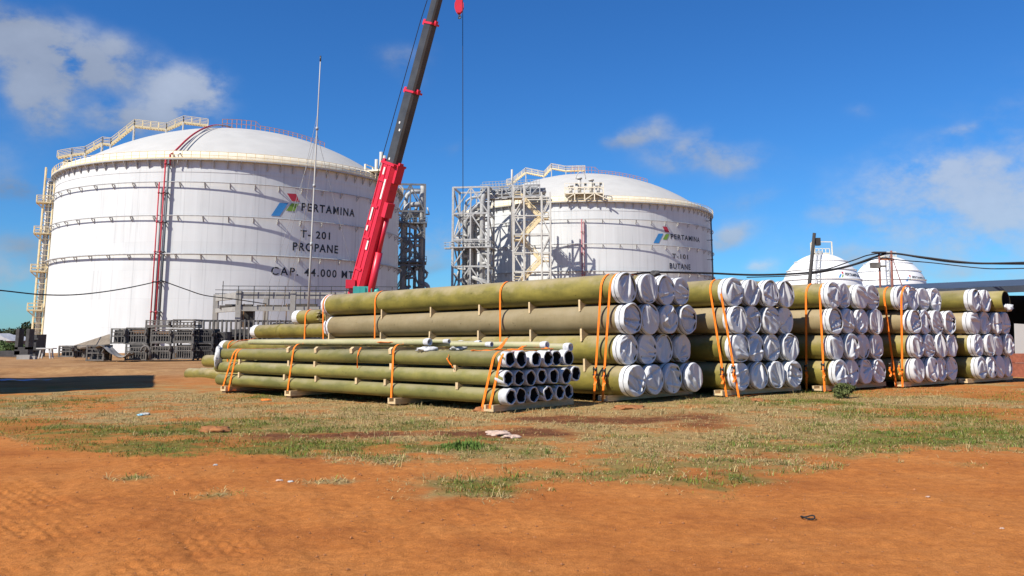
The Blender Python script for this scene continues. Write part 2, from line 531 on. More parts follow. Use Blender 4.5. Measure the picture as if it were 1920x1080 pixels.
def ground_material():
    m = bpy.data.materials.new("red_soil_and_turf")
    m.use_nodes = True
    nt = m.node_tree; N, L = nt.nodes, nt.links
    b = N['Principled BSDF']; b.inputs['Roughness'].default_value = 0.95
    b.inputs['Specular IOR Level'].default_value = 0.12
    geo = N.new('ShaderNodeNewGeometry')
    att = N.new('ShaderNodeAttribute'); att.attribute_name = 'cover'
    sep = N.new('ShaderNodeSeparateColor'); L.new(att.outputs['Color'], sep.inputs[0])

    def noise(sc, det=6, st=(1, 1, 1), rough=.6):
        mp = N.new('ShaderNodeMapping'); mp.inputs['Scale'].default_value = st
        L.new(geo.outputs['Position'], mp.inputs['Vector'])
        n = N.new('ShaderNodeTexNoise'); n.inputs['Scale'].default_value = sc; n.inputs['Detail'].default_value = det
        n.inputs['Roughness'].default_value = rough
        L.new(mp.outputs[0], n.inputs['Vector'])
        return n.outputs['Fac']

    def ramp(f, stops):
        r = N.new('ShaderNodeValToRGB')
        e = r.color_ramp.elements
        while len(e) < len(stops): e.new(0.5)
        for i, (p, c) in enumerate(stops):
            e[i].position = p; e[i].color = (*c, 1)
        L.new(f, r.inputs['Fac'])
        return r.outputs[0]

    def mix(f, a, c, mode='MIX'):
        x = N.new('ShaderNodeMixRGB'); x.blend_type = mode
        if isinstance(f, float): x.inputs[0].default_value = f
        else: L.new(f, x.inputs[0])
        L.new(a, x.inputs[1])
        if isinstance(c, tuple): x.inputs[2].default_value = (*c, 1)
        else: L.new(c, x.inputs[2])
        return x.outputs[0]

    soil = ramp(noise(0.55, 8, (1, 1.2, 1)), [(.30, SOIL[0]), (.5, SOIL[1]), (.72, SOIL[2])])
    soil = mix(0.55, soil, ramp(noise(9, 8, (1, 1, 1), .7), [(.35, (.62, .56, .5)), (.62, (1.12, 1.15, 1.18))]), 'MULTIPLY')
    soil = mix(0.5, soil, ramp(noise(60, 4), [(.33, (.55, .5, .45)), (.55, (1.1, 1.1, 1.1))]), 'MULTIPLY')
    far = N.new('ShaderNodeMapRange'); far.inputs['From Min'].default_value = 26; far.inputs['From Max'].default_value = 40
    sx = N.new('ShaderNodeSeparateXYZ'); L.new(geo.outputs['Position'], sx.inputs[0]); L.new(sx.outputs['Y'], far.inputs['Value'])
    yard = ramp(noise(0.35, 9, (1, 1, 1), .72), [(.3, (.20, .098, .040)), (.5, (.35, .19, .082)), (.7, (.44, .27, .125))])
    yard = mix(0.5, yard, ramp(noise(3.0, 8, (1, 1, 1), .7), [(.35, (.55, .5, .45)), (.62, (1.15, 1.15, 1.12))]), 'MULTIPLY')
    soil = mix(far.outputs[0], soil, yard)
    soil = mix(sep.outputs[2], soil, ramp(noise(5, 6), [(.3, (.085, .030, .013)), (.7, (.21, .08, .034))]))
    straw = ramp(noise(14, 7, (1, 1, 1), .75), [(.3, (.22, .148, .058)), (.68, (.46, .335, .145))])
    green = ramp(noise(16, 6), [(.3, (.06, .078, .014)), (.7, (.17, .18, .042))])
    turf = mix(sep.outputs[1], straw, green)
    brk = N.new('ShaderNodeMath'); brk.operation = 'MULTIPLY_ADD'
    L.new(noise(6, 6), brk.inputs[0]); brk.inputs[1].default_value = 1.6; brk.inputs[2].default_value = -0.8
    cv = N.new('ShaderNodeMath'); cv.operation = 'ADD'; cv.use_clamp = True
    L.new(sep.outputs[0], cv.inputs[0]); L.new(brk.outputs[0], cv.inputs[1])
    cv2 = N.new('ShaderNodeMath'); cv2.operation = 'MULTIPLY'; L.new(cv.outputs[0], cv2.inputs[0])
    mm = N.new('ShaderNodeMath'); mm.operation = 'MULTIPLY'; mm.use_clamp = True; mm.inputs[1].default_value = 1.5
    L.new(sep.outputs[0], mm.inputs[0]); L.new(mm.outputs[0], cv2.inputs[1])
    m3 = N.new('ShaderNodeMath'); m3.operation = 'MULTIPLY'; m3.inputs[1].default_value = 0.85; L.new(cv2.outputs[0], m3.inputs[0])
    L.new(mix(m3.outputs[0], soil, turf), b.inputs['Base Color'])
    bp = N.new('ShaderNodeBump'); bp.inputs['Strength'].default_value = 0.55; bp.inputs['Distance'].default_value = 0.03
    ad = N.new('ShaderNodeMath'); ad.operation = 'ADD'
    L.new(noise(28, 8, (1, 1, 1), .7), ad.inputs[0]); L.new(noise(110, 3), ad.inputs[1])
    L.new(ad.outputs[0], bp.inputs['Height']); L.new(bp.outputs[0], b.inputs['Normal'])
    return m


SOIL = [(.345, .112, .027), (.465, .166, .039), (.52, .208, .056)]
gme = np_mesh('ground', np.stack([GX, GY, GZ], -1).reshape(-1, 3), quads.ravel(), np.full(len(quads), 4), ground_material())
ca = gme.color_attributes.new('cover', 'FLOAT_COLOR', 'POINT')
ca.data.foreach_set('color', np.stack([cg, cgr, cba, np.ones_like(cg)], -1).astype(np.float32).ravel())
tag(link('ground', gme), kind='structure')


# ---------------------------------------------------------------- grass blades (stuff)
def blade_material(name):
    m = bpy.data.materials.new(name); m.use_nodes = True
    nt = m.node_tree; b = nt.nodes['Principled BSDF']
    a = nt.nodes.new('ShaderNodeAttribute'); a.attribute_name = 'tint'
    nz = nt.nodes.new('ShaderNodeTexNoise'); nz.inputs['Scale'].default_value = 3.0
    g = nt.nodes.new('ShaderNodeNewGeometry'); nt.links.new(g.outputs['Position'], nz.inputs['Vector'])
    mr = nt.nodes.new('ShaderNodeMapRange'); mr.inputs['To Min'].default_value = .75; mr.inputs['To Max'].default_value = 1.25
    nt.links.new(nz.outputs['Fac'], mr.inputs['Value'])
    h = nt.nodes.new('ShaderNodeHueSaturation'); nt.links.new(a.outputs['Color'], h.inputs['Color'])
    nt.links.new(mr.outputs[0], h.inputs['Value'])
    nt.links.new(h.outputs[0], b.inputs['Base Color'])
    b.inputs['Roughness'].default_value = 0.75; b.inputs['Specular IOR Level'].default_value = 0.2
    return m


def blades(name, pos, length, width, flat, tint, material):
    """curved tapering blades: 5 verts each"""
    n = len(pos)
    az = RNG.uniform(0, 2 * np.pi, n)
    d = np.stack([np.cos(az), np.sin(az), np.zeros(n)], -1)
    sd_ = np.stack([-np.sin(az), np.cos(az), np.zeros(n)], -1) * (width / 2)[:, None]
    up = np.array([0, 0, 1.0])
    f = flat[:, None]
    l = length[:, None]
    p0 = pos
    p1 = pos + l * 0.5 * (d * f * 0.8 + up * (1 - f * 0.75))
    p2 = p1 + l * 0.5 * (d * np.minimum(1, f * 1.25) + up * (0.75 - f))
    v = np.stack([p0 - sd_, p0 + sd_, p1 + sd_ * .8, p1 - sd_ * .8, p2], 1)
    base = (np.arange(n) * 5)[:, None]
    fq = base + np.array([0, 1, 2, 3]); ft = base + np.array([3, 2, 4])
    flatf = np.concatenate([fq, ft], 1).ravel()
    tot = np.tile([4, 3], n)
    me = np_mesh(name, v.reshape(-1, 3), flatf, tot, material, smooth=False)
    c = me.color_attributes.new('tint', 'FLOAT_COLOR', 'POINT')
    cc = np.concatenate([np.repeat(tint, 5, 0), np.ones((n * 5, 1))], 1)
    c.data.foreach_set('color', cc.astype(np.float32).ravel())
    return link(name, me)


def sow(n, x0, x1, y0, y1, thin=1.0):
    x = RNG.uniform(x0, x1, n); y = RNG.uniform(y0, y1, n)
    k = (np.abs(x) < y * 0.66 + 1.2)
    x, y = x[k], y[k]
    g, gr, _ = cover(x, y)
    tuft = sstep(0.30, 0.62, fbm(x * 3.4, y * 3.4, 91, 3))
    keep = RNG.uniform(0, 1, len(x)) < (g ** 1.2) * (0.10 + 1.05 * tuft) * thin
    return x[keep], y[keep], gr[keep]


xs, ys, gs = sow(560000, -13, 17, 8.0, 25)
n = len(xs)
isg = RNG.uniform(0, 1, n) < np.clip(gs * 1.0 - 0.10, 0.03, 0.88)
straw = np.array([.42, .31, .135]) * RNG.uniform(.55, 1.3, (n, 1)) * RNG.uniform(.92, 1.08, (n, 3))
grn = np.array([.105, .15, .022]) * RNG.uniform(.6, 1.5, (n, 1)) * RNG.uniform(.85, 1.15, (n, 3))
grn[:, 0] *= RNG.uniform(.8, 1.5, n)
tint = np.where(isg[:, None], grn, straw)
lowg = sstep(0.3, 0.75, fbm(xs * 1.3, ys * 1.3, 55, 3))
length = np.where(isg, RNG.uniform(.05, .13, n), RNG.uniform(.06, .17, n)) * (0.5 + 0.75 * lowg)
flat = np.where(isg, RNG.uniform(.3, .9, n), RNG.uniform(.72, 1.06, n))
zz = surface(xs, ys) - 0.004
GRASS_M = blade_material("grass_blades")
tag(blades('grass', np.stack([xs, ys, zz], -1), length, RNG.uniform(.0045, .010, n), flat, tint, GRASS_M), kind='stuff')
# taller tufts where the turf is thicker
tx = RNG.uniform(-13, 17, 16000); ty = RNG.uniform(8, 24, 16000)
tg, tgr, _ = cover(tx, ty)
k = (np.abs(tx) < ty * .66 + 1) & (RNG.uniform(0, 1, 16000) < tg ** 1.5 * .62 * sstep(.35, .6, fbm(tx * .9, ty * .9, 131, 3)))
tx, ty, tgr = tx[k], ty[k], tgr[k]
nb_ = 16
cx_ = np.repeat(tx, nb_) + RNG.normal(0, .035, len(tx) * nb_); cy_ = np.repeat(ty, nb_) + RNG.normal(0, .035, len(tx) * nb_)
cgr = np.repeat(tgr, nb_)
m_ = len(cx_)
ig = RNG.uniform(0, 1, m_) < np.clip(cgr * 1.2, .1, .85)
tt = np.where(ig[:, None], np.array([.10, .145, .022]) * RNG.uniform(.6, 1.5, (m_, 1)), np.array([.44, .33, .15]) * RNG.uniform(.6, 1.25, (m_, 1)))
tsz = np.repeat(RNG.uniform(.5, 1.15, len(tx)), nb_)
tag(blades('grass_tufts', np.stack([cx_, cy_, surface(cx_, cy_) - .004], -1), RNG.uniform(.07, .20, m_) * tsz, RNG.uniform(.005, .009, m_), RNG.uniform(.25, 1.0, m_), tt, GRASS_M), kind='stuff')
print('grass blades', n, m_)

# crumbs of earth on the bare soil
x = RNG.uniform(-9, 9, 26000); y = 4.8 + (RNG.uniform(0, 1, 26000) ** 1.5) * 13
g_, _, b_ = cover(x, y)
k = (np.abs(x) < y * .64) & (RNG.uniform(0, 1, 26000) < (1 - g_) * 0.25 + b_ * 2.0)
x, y = x[k], y[k]
z = surface(x, y)
s = np.minimum(RNG.gamma(1.1, .0036, len(x)) + .002, .014)
oct_v = np.array([(1, 0, 0), (-1, 0, 0), (0, 1, 0), (0, -1, 0), (0, 0, 1), (0, 0, -.6)], float)
oct_f = np.array([(0, 2, 4), (2, 1, 4), (1, 3, 4), (3, 0, 4), (2, 0, 5), (1, 2, 5), (3, 1, 5), (0, 3, 5)])
V = oct_v[None] * s[:, None, None] * RNG.uniform(.55, 1.4, (len(x), 6, 1)) * np.array([1.2, 1.2, .75])
V = V + np.stack([x, y, z + s * .25], -1)[:, None, :]
F = (np.arange(len(x)) * 6)[:, None, None] + oct_f[None]
m_clod = mat('dry_clods', (.30, .12, .042), .95, .4, 3)
tag(link('soil_crumbs', np_mesh('soil_crumbs', V.reshape(-1, 3), F.ravel(), np.full(len(x) * 8, 3), m_clod, False)), kind='stuff')
# ---------------------------------------------------------------- pipes
def pipe_material(name, lo, hi, dust, dust_amt):
    m = bpy.data.materials.new(name); m.use_nodes = True
    nt = m.node_tree; N, L = nt.nodes, nt.links
    b = N['Principled BSDF']; b.inputs['Roughness'].default_value = 0.58; b.inputs['Specular IOR Level'].default_value = 0.35
    t = N.new('ShaderNodeTexCoord'); oi = N.new('ShaderNodeObjectInfo')
    va = N.new('ShaderNodeVectorMath'); va.operation = 'MULTIPLY_ADD'; va.inputs[1].default_value = (31, 47, 13)
    L.new(oi.outputs['Random'], va.inputs[0]); L.new(t.outputs['Object'], va.inputs[2])

    def noise(sc, st, det=6):
        mp = N.new('ShaderNodeMapping'); mp.inputs['Scale'].default_value = st
        L.new(va.outputs[0], mp.inputs['Vector'])
        n = N.new('ShaderNodeTexNoise'); n.inputs['Scale'].default_value = sc; n.inputs['Detail'].default_value = det
        n.inputs['Roughness'].default_value = .62
        L.new(mp.outputs[0], n.inputs['Vector']); return n.outputs['Fac']

    r = N.new('ShaderNodeValToRGB'); L.new(noise(2.6, (1, .35, 1), 7), r.inputs['Fac'])
    r.color_ramp.elements[0].position = .34; r.color_ramp.elements[1].position = .66
    r.color_ramp.elements[0].color = (*lo, 1); r.color_ramp.elements[1].color = (*hi, 1)
    # fine winding rings
    r2 = N.new('ShaderNodeValToRGB'); L.new(noise(4, (.25, 5.5, .25), 4), r2.inputs['Fac'])
    r2.color_ramp.elements[0].position = .3; r2.color_ramp.elements[1].position = .7
    r2.color_ramp.elements[0].color = (.93, .93, .92, 1); r2.color_ramp.elements[1].color = (1.05, 1.05, 1.06, 1)
    mx = N.new('ShaderNodeMixRGB'); mx.blend_type = 'MULTIPLY'; mx.inputs[0].default_value = .8
    L.new(r.outputs[0], mx.inputs[1]); L.new(r2.outputs[0], mx.inputs[2])
    # dust that has settled along the upper side
    sx = N.new('ShaderNodeSeparateXYZ'); L.new(t.outputs['Normal'], sx.inputs[0])
    ad = N.new('ShaderNodeMath'); ad.operation = 'MULTIPLY_ADD'; ad.inputs[1].default_value = 1.3; ad.inputs[2].default_value = -1.0
    L.new(noise(2.4, (1, .8, 1), 7), ad.inputs[0])
    ad.inputs[1].default_value = 1.9; ad.inputs[2].default_value = -1.25
    a2 = N.new('ShaderNodeMath'); a2.operation = 'ADD'; L.new(sx.outputs['Z'], a2.inputs[0]); L.new(ad.outputs[0], a2.inputs[1])
    mr = N.new('ShaderNodeMapRange'); mr.inputs['From Min'].default_value = -.05; mr.inputs['From Max'].default_value = .70
    mr.inputs['To Max'].default_value = dust_amt; L.new(a2.outputs[0], mr.inputs['Value'])
    m2 = N.new('ShaderNodeMixRGB'); L.new(mr.outputs[0], m2.inputs[0]); L.new(mx.outputs[0], m2.inputs[1])
    m2.inputs[2].default_value = (*dust, 1)
    # scuffs
    v = N.new('ShaderNodeValToRGB'); L.new(noise(9, (1, 1, 1), 3), v.inputs['Fac'])
    v.color_ramp.elements[0].position = .27; v.color_ramp.elements[1].position = .335
    v.color_ramp.elements[0].color = (.35, .3, .25, 1); v.color_ramp.elements[1].color = (1, 1, 1, 1)
    m3 = N.new('ShaderNodeMixRGB'); m3.blend_type = 'MULTIPLY'; m3.inputs[0].default_value = .75
    L.new(m2.outputs[0], m3.inputs[1]); L.new(v.outputs[0], m3.inputs[2])
    vr = N.new('ShaderNodeMapRange'); vr.inputs['To Min'].default_value = .80; vr.inputs['To Max'].default_value = 1.14
    L.new(oi.outputs['Random'], vr.inputs['Value'])
    hv = N.new('ShaderNodeHueSaturation'); L.new(m3.outputs[0], hv.inputs['Color']); L.new(vr.outputs[0], hv.inputs['Value'])
    L.new(hv.outputs[0], b.inputs['Base Color'])
    bp = N.new('ShaderNodeBump'); bp.inputs['Strength'].default_value = .15; bp.inputs['Distance'].default_value = .01
    L.new(r2.outputs[0], bp.inputs['Height']); L.new(bp.outputs[0], b.inputs['Normal'])
    return m


M_OLIVE = pipe_material('olive_fibreglass', (.125, .108, .022), (.27, .22, .042), (.33, .265, .15), .85)
M_TAN = pipe_material('dusty_fibreglass', (.235, .180, .085), (.32, .25, .13), (.33, .265, .16), .85)
M_GREEN = pipe_material('green_fibreglass', (.125, .122, .032), (.25, .22, .055), (.30, .26, .15), .75)
M_PALE = pipe_material('pale_fibreglass', (.30, .30, .15), (.42, .40, .22), (.42, .36, .24), .7)
M_CLOTH = mat('white_cloth', (.585, .59, .585), .75, .05, 3, rand=.06, bump=.12, bscale=12, spec=.25)
M_WRAP = mat('white_plastic_wrap', (.52, .52, .515), .6, .25, 9, bump=.35, bscale=14, rand=.10)
M_CORD = mat('dark_cord', (.045, .05, .06), .7)
M_STRAP = mat('orange_webbing', (.93, .20, .012), .62, .12, 9, bump=.1, bscale=60)
M_STEELDK = mat('dark_ratchet_steel', (.07, .065, .06), .45, .3, 20, metal=.6)
M_WOOD = mat('pale_timber', (.52, .37, .19), .8, .2, 4, stretch=(1, 6, 6), color2=(.66, .50, .29), bump=.2, bscale=20, rand=.12)
M_WOODBR = mat('brown_timber', (.17, .10, .052), .85, .25, 5, stretch=(1, 5, 5), color2=(.26, .16, .085), bump=.2, bscale=20)


M_INNER = mat('shade_toned_pipe_bore', (.016, .016, .017), .9, spec=.1)  # shade of the deep bore painted near-black on the inner wall


def pipe_mesh(name, R, L, wall, material, n=56):
    mb = MB()
    ys = [0, .004, .5] + [L * i / 6 for i in range(1, 6)] + [L - .004, L]
    rs = [R - .004] + [R] * (len(ys) - 2) + [R - .004]
    vs, fs = [], []
    for y, r in zip(ys, rs):
        for k in range(n):
            a = 2 * math.pi * k / n
            vs.append((r * math.cos(a), y, r * math.sin(a)))
    m = len(ys)
    for i in range(m - 1):
        for k in range(n):
            fs.append((i * n + k, (i + 1) * n + k, (i + 1) * n + (k + 1) % n, i * n + (k + 1) % n))
    mb.add(vs, fs, True)
    ri = R - wall
    vs = []
    for y in (0, L):
        for k in range(n):
            a = 2 * math.pi * k / n
            vs.append((ri * math.cos(a), y, ri * math.sin(a)))
    mb.add(vs, [(k, (k + 1) % n, n + (k + 1) % n, n + k) for k in range(n)], True)
    o, i0 = 0, m * n
    base = len(mb.v) - m * n - 2 * n
    for k in range(n):
        mb.f.append([base + k, base + (k + 1) % n, base + i0 + (k + 1) % n, base + i0 + k]); mb.sm.append(False)
        e = (m - 1) * n
        mb.f.append([base + e + (k + 1) % n, base + e + k, base + i0 + n + k, base + i0 + n + (k + 1) % n]); mb.sm.append(False)
    me = mb.mesh(name, material)
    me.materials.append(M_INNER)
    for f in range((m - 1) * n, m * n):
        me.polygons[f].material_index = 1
    return me


def cover_mesh(seed, R, skirt):
    """tied cloth hood over a pipe end: taut skirt, rim, and a creased face that sags and puckers"""
    r = random.Random(seed)
    n, rings = 96, 30
    folds = []      # creases fan out from where the cloth was gathered
    fa = r.choice((1, 1, 1, -1)) * math.pi / 2 + r.gauss(0, .55)
    fd = r.uniform(.75, 1.6) * R
    fx, fz = fd * math.cos(fa), fd * math.sin(fa)
    half = math.asin(min(.98, R / max(fd, R * 1.02)))
    k = r.randint(4, 7)
    for i in range(k):
        th = fa + math.pi + half * .95 * ((i + .5) / k * 2 - 1 + r.uniform(-.5, .5) / k)
        folds.append((math.cos(th), math.sin(th), fx, fz, r.choice((-1, -1, .6)) * r.uniform(.034, .078) * R / .34,
                      r.uniform(.055, .12) * R / .34, r.uniform(.3, 1.0), r.uniform(1.2, 2.4) * R))
    for i in range(r.randint(0, 2)):
        a = r.uniform(-.7, .7)
        folds.append((math.cos(a), math.sin(a), -1.5 * R * math.cos(a) + r.uniform(-.2, .2) * R, -r.uniform(.1, .6) * R - 1.5 * R * math.sin(a),
                      r.choice((-1, -1, .6)) * r.uniform(.035, .07) * R / .34, r.uniform(.06, .11) * R / .34, .2, 4 * R))
    sag = r.uniform(-.030, .004) * R / .34
    lob = [(r.randint(2, 6), r.uniform(0, 6.28), r.uniform(.006, .018)) for _ in range(3)]
    cs = [(r.randint(9, 17), r.uniform(0, 6.28), r.uniform(.002, .005)) for _ in range(2)]
    vs, fs = [], []

    def rim(a):
        return 1 + sum(A * math.sin(k * a + p) for k, p, A in lob)
    # skirt from the pipe towards the face
    ph = [r.uniform(0, 6.28) for _ in range(4)]
    prof = [(skirt, 1.012), (skirt * .80, 1.03), (skirt * .60, 1.035), (skirt * .5, 1.005), (skirt * .40, 1.035), (skirt * .15, 1.045), (.01, 1.04), (-.012, 1.02)]
    for y, f in prof:
        e = 1 - y / skirt
        for k in range(n):
            a = 2 * math.pi * k / n
            w = 1 + (rim(a) - 1) * max(0, e) + sum(A * math.sin(q * a + p + y * 9) for q, p, A in cs) * (1.2 if abs(y - skirt * .5) > .02 else .2)
            vs.append((R * f * w * math.cos(a), y, R * f * w * math.sin(a)))
    p = len(prof)
    for i in range(rings):
        q = 1 - (i + .35) / rings
        q = q if i < rings - 1 else 0.01
        for k in range(n):
            a = 2 * math.pi * k / n
            rr = R * 1.01 * q * (1 + (rim(a) - 1) * q)
            x, z = rr * math.cos(a), rr * math.sin(a)
            d = 0.0
            for (cx, cz, ox, oz, A, w, fl, ln) in folds:
                dx, dz = x - ox, z - oz
                al = dx * cx + dz * cz
                if al <= 0 or al > ln: continue
                pe = -dx * cz + dz * cx
                wd = w * (.35 + fl * al / R * .5)
                t = abs(pe) / wd
                if t < 1:
                    h = (1 - t) ** .9 if pe > 0 else 1 - t ** 1.7
                    d += A * h * min(1, (ln - al) / (.35 * R)) * min(1, al / (.25 * R))
            d += .002 * math.sin(x * 23 + z * 9 + seed)
            edge = 1 - q ** 9
            d += .0025 * math.sin(x * 23 + z * 9 + seed)
            y = -.014 - (d + sag * (1 - q * q)) * edge - .01 * (1 - q ** 3)
            vs.append((x, min(y, .10), z))
    tot = p + rings
    for i in range(tot - 1):
        for k in range(n):
            fs.append((i * n + k, i * n + (k + 1) % n, (i + 1) * n + (k + 1) % n, (i + 1) * n + k))
    fs.append(tuple((tot - 1) * n + k for k in range(n)))
    me = MB().add(vs, [f[::-1] for f in fs], True).mesh('end_cover', M_CLOTH)
    return me


def cord_mesh(R, y):
    pts = [(R * 1.022 * math.cos(a), y, R * 1.022 * math.sin(a)) for a in [2 * math.pi * k / 40 for k in range(40)]]
    return MB().tube(pts, R * .024, 6, closed=True).mesh('tie_cord', M_CORD)


class Frame:
    """a stack's own axes: w across, t along the pipes (away), h up; h is measured from camera height"""
    def __init__(s, X, Y, deg, tilt):
        s.o = Vector((X, Y, CAM_H)); s.a = R_(deg); s.tilt = tilt
        s.rot = Euler((tilt, 0, s.a), 'XYZ'); s.M = s.rot.to_matrix()

    def w(s, w, t, h):
        return s.o + s.M @ Vector((w, t, h))

    def along(s, u, w, h=0.0):
        """distance along the pipes at which the line (w, h) is seen at column u"""
        lo, hi = -4.0, 40.0
        for _ in range(60):
            m = (lo + hi) / 2
            p = s.w(w, m, h) - cam.location
            zc = p.y * math.cos(TH) + p.z * math.sin(TH)
            if 960 + FPX * p.x / zc > u: lo = m
            else: hi = m
        return lo


ORD = ['first', 'second', 'third', 'fourth', 'fifth', 'sixth', 'seventh']
BIG_R = .33
big_me = {k: pipe_mesh('large_pipe', BIG_R, 12.1, .03, m) for k, m in (('o', M_OLIVE), ('t', M_TAN))}
COVERS = [cover_mesh(101 + i, BIG_R, .21) for i in range(16)]
FAR_COVER = cover_mesh(77, BIG_R, .22)
CORD = cord_mesh(BIG_R, .105)
PITCH = .69
LAYER = ['top', 'second', 'third', 'bottom']
S1 = Frame(2.66, 19.5, 45.0, -.0095)
frames = [S1]
for i in range(1, 5):
    zc = 19.26 + 1.81 * i
    u = [0, 1382, 1564, 1715, 1832][i]
    frames.append(Frame((u - 960) / FPX * zc, zc / .988, 39.0, -.008))
STN = ['big stack behind the open pipes', 'second big stack', 'third big stack', 'fourth big stack', 'rightmost big stack']
wp = [.735, .72, .72, .72, .70]
LEVELH = [1.5 * PITCH, .5 * PITCH, -.5 * PITCH, -1.5 * PITCH]
rr = random.Random(5)
hash_c = 0
for si, fr in enumerate(frames):
    for li in range(4):
        for ci in range(4):
            kind = 't' if li == 1 else 'o'
            off = rr.uniform(-.07, .07)
            if si == 0: off += [-.02, -.05, .06, -.10][li]
            w = ci * wp[si] + (0.03 if si == 0 and li == 3 else 0) * ci
            sh = [0, .03, .09, .12][li] if si else [-.06, 0, .02, .0][li]
            if si == 3 and li == 0: w += -.25; off += .15
            if si == 4 and li == 0 and ci == 3: continue
            h = LEVELH[li]
            if si == 4 and li == 0 and ci == 2: off -= .38; w += .08
            open_end = (si == 4 and li == 0 and ci == 2)
            p = link('large_pipe', big_me[kind], None, fr.w(w + sh, off, h), fr.rot)
            stn = STN[si]
            if open_end:
                lab = 'olive pipe with an open uncapped mouth on top of the rightmost big stack'
            else:
                lab = f"{'tan' if kind == 't' else 'olive'} hooded pipe, {LAYER[li]} layer, {ORD[ci]} from left, {stn}"
            tag(p, lab, 'pipe', 'large capped pipes in the big stacks')
            if not open_end:
                hash_c += 1
                c = link('end_cover', COVERS[(hash_c * 5 + rr.randint(0, 3)) % 16], p)
                c.rotation_euler = (0, rr.choice((0, 0, math.pi, rr.uniform(-.5, .5))) + rr.uniform(-.35, .35), 0)
                s = rr.uniform(.985, 1.05)
                c.scale = (s, rr.uniform(.85, 1.2), s)
                cc = link('tie_cord', CORD, c)
            if si == 0 and ci == 0 and li < 2:
                f = link('end_cover', FAR_COVER, p, (0, 12.1, 0), (0, 0, math.pi))

# shorter stack of mid-sized pipes in line behind the first big stack, ends stepped
MR = .235
mt = {.0: None}
M_END = [14.35, 17.2, 19.6, 21.0, 22.5]
M_H = [.695, .245, -.31, -.86, -1.40]
M_COVER = cover_mesh(311, MR, .3)
for li in range(5):
    L = M_END[li] - 12.2
    me = pipe_mesh('medium_pipe', MR, L, .022, M_OLIVE)
    for ci in range(3):
        p = link('medium_pipe', me, None, S1.w(.12 + ci * .53, 12.2 - (0 if ci == 0 else -.02 * ci), M_H[li]), S1.rot)
        tag(p, f"olive pipe stepping out beyond the first stack, {['top', 'second', 'third', 'fourth', 'lowest'][li]} layer, {['nearest', 'middle', 'rearmost'][ci]}",
            'pipe', 'medium pipes stepped behind the first big stack')
        if li in (0, 1, 2):
            link('end_cover', M_COVER, p, (0, L, 0), (0, .7 * ci + li, math.pi))
        if li == 1:
            link('coupling', MB().lathe([(MR + .001, -.09), (MR + .012, -.08), (MR + .012, .08), (MR + .001, .09)], 40).mesh('coupling', M_OLIVE),
                 p, (0, L - 1.9, 0), (math.pi / 2, 0, 0))

# low stack of slim pipes in front
S2 = Frame(-.045, 17.3, 47.0, -.006)
SR, SL, SP = .152, 11.5, .353
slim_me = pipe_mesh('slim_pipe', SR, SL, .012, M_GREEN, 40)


def wrap_mesh(seed, R, L, mouth):
    r = random.Random(seed)
    n = 44
    lob = [(r.randint(2, 7), r.uniform(0, 6.28), r.uniform(.02, .05)) for _ in range(4)]
    cx, cz = r.uniform(-.06, .06) * R, r.uniform(-.08, .05) * R
    vs, fs = [], []
    prof = [(L, 1.01), (L * .85, 1.07), (L * .45, 1.06), (L * .12, 1.075), (0, 1.06), (-.012, 1.03), (-.016, 1.0)]
    for i, (y, f) in enumerate(prof):
        for k in range(n):
            a = 2 * math.pi * k / n
            w = 1 + .5 * sum(A * math.sin(q * a + p + y * 13) for q, p, A in lob)
            vs.append((R * f * w * math.cos(a), y, R * f * w * math.sin(a)))
    for y, f in ((-.018, mouth), (-.008, mouth * .98), (.03, mouth * .98), (.04, .93)):
        for k in range(n):
            a = 2 * math.pi * k / n
            w = 1 + sum(A * math.sin(q * a + p) for q, p, A in lob) * (1 if y < .05 else .3)
            vs.append((R * f * w * math.cos(a) + cx, y, R * f * w * math.sin(a) + cz))
    m = len(prof) + 4
    for i in range(m - 1):
        for k in range(n):
            fs.append(((i + 1) * n + k, (i + 1) * n + (k + 1) % n, i * n + (k + 1) % n, i * n + k))
    return MB().add(vs, fs, True).mesh('end_wrap', M_WRAP)


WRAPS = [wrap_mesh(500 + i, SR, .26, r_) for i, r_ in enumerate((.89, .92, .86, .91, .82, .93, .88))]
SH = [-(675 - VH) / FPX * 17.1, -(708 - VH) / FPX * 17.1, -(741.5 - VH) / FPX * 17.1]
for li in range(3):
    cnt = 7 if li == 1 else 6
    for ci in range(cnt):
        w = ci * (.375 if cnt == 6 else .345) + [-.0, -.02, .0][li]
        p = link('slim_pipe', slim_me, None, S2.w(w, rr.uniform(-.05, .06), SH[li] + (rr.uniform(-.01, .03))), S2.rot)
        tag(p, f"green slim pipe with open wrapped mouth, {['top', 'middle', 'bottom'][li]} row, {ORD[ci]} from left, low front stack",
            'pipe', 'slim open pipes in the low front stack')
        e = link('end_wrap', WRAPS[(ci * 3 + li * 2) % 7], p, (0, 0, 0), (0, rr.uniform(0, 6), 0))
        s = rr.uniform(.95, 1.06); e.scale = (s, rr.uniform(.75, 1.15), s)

# loose thin pipes lying on top of it
def thin(u, w, h, r, L, label, yaw=0.0, cover=True, m=M_PALE):
    t0 = S2.along(u, w, h)
    me = pipe_mesh('thin_pipe', r, L, r * .2, m, 24)
    p = link('thin_pipe', me, None, S2.w(w, t0, h), (S2.tilt, 0, S2.a + yaw))
    tag(p, label, 'pipe', 'thin pipes lying on the low stack')
    if cover:
        pr = [(r * 1.02, .16), (r * 1.14, .12), (r * 1.16, .02), (r * 1.12, 0), (r * .8, -.004), (r * .78, .15)]
        mb = MB().lathe([(a, -b) for a, b in pr], 24)
        link('end_wrap', mb.mesh('end_wrap', M_WRAP), p, (0, 0, 0), (math.pi / 2, 0, 0))


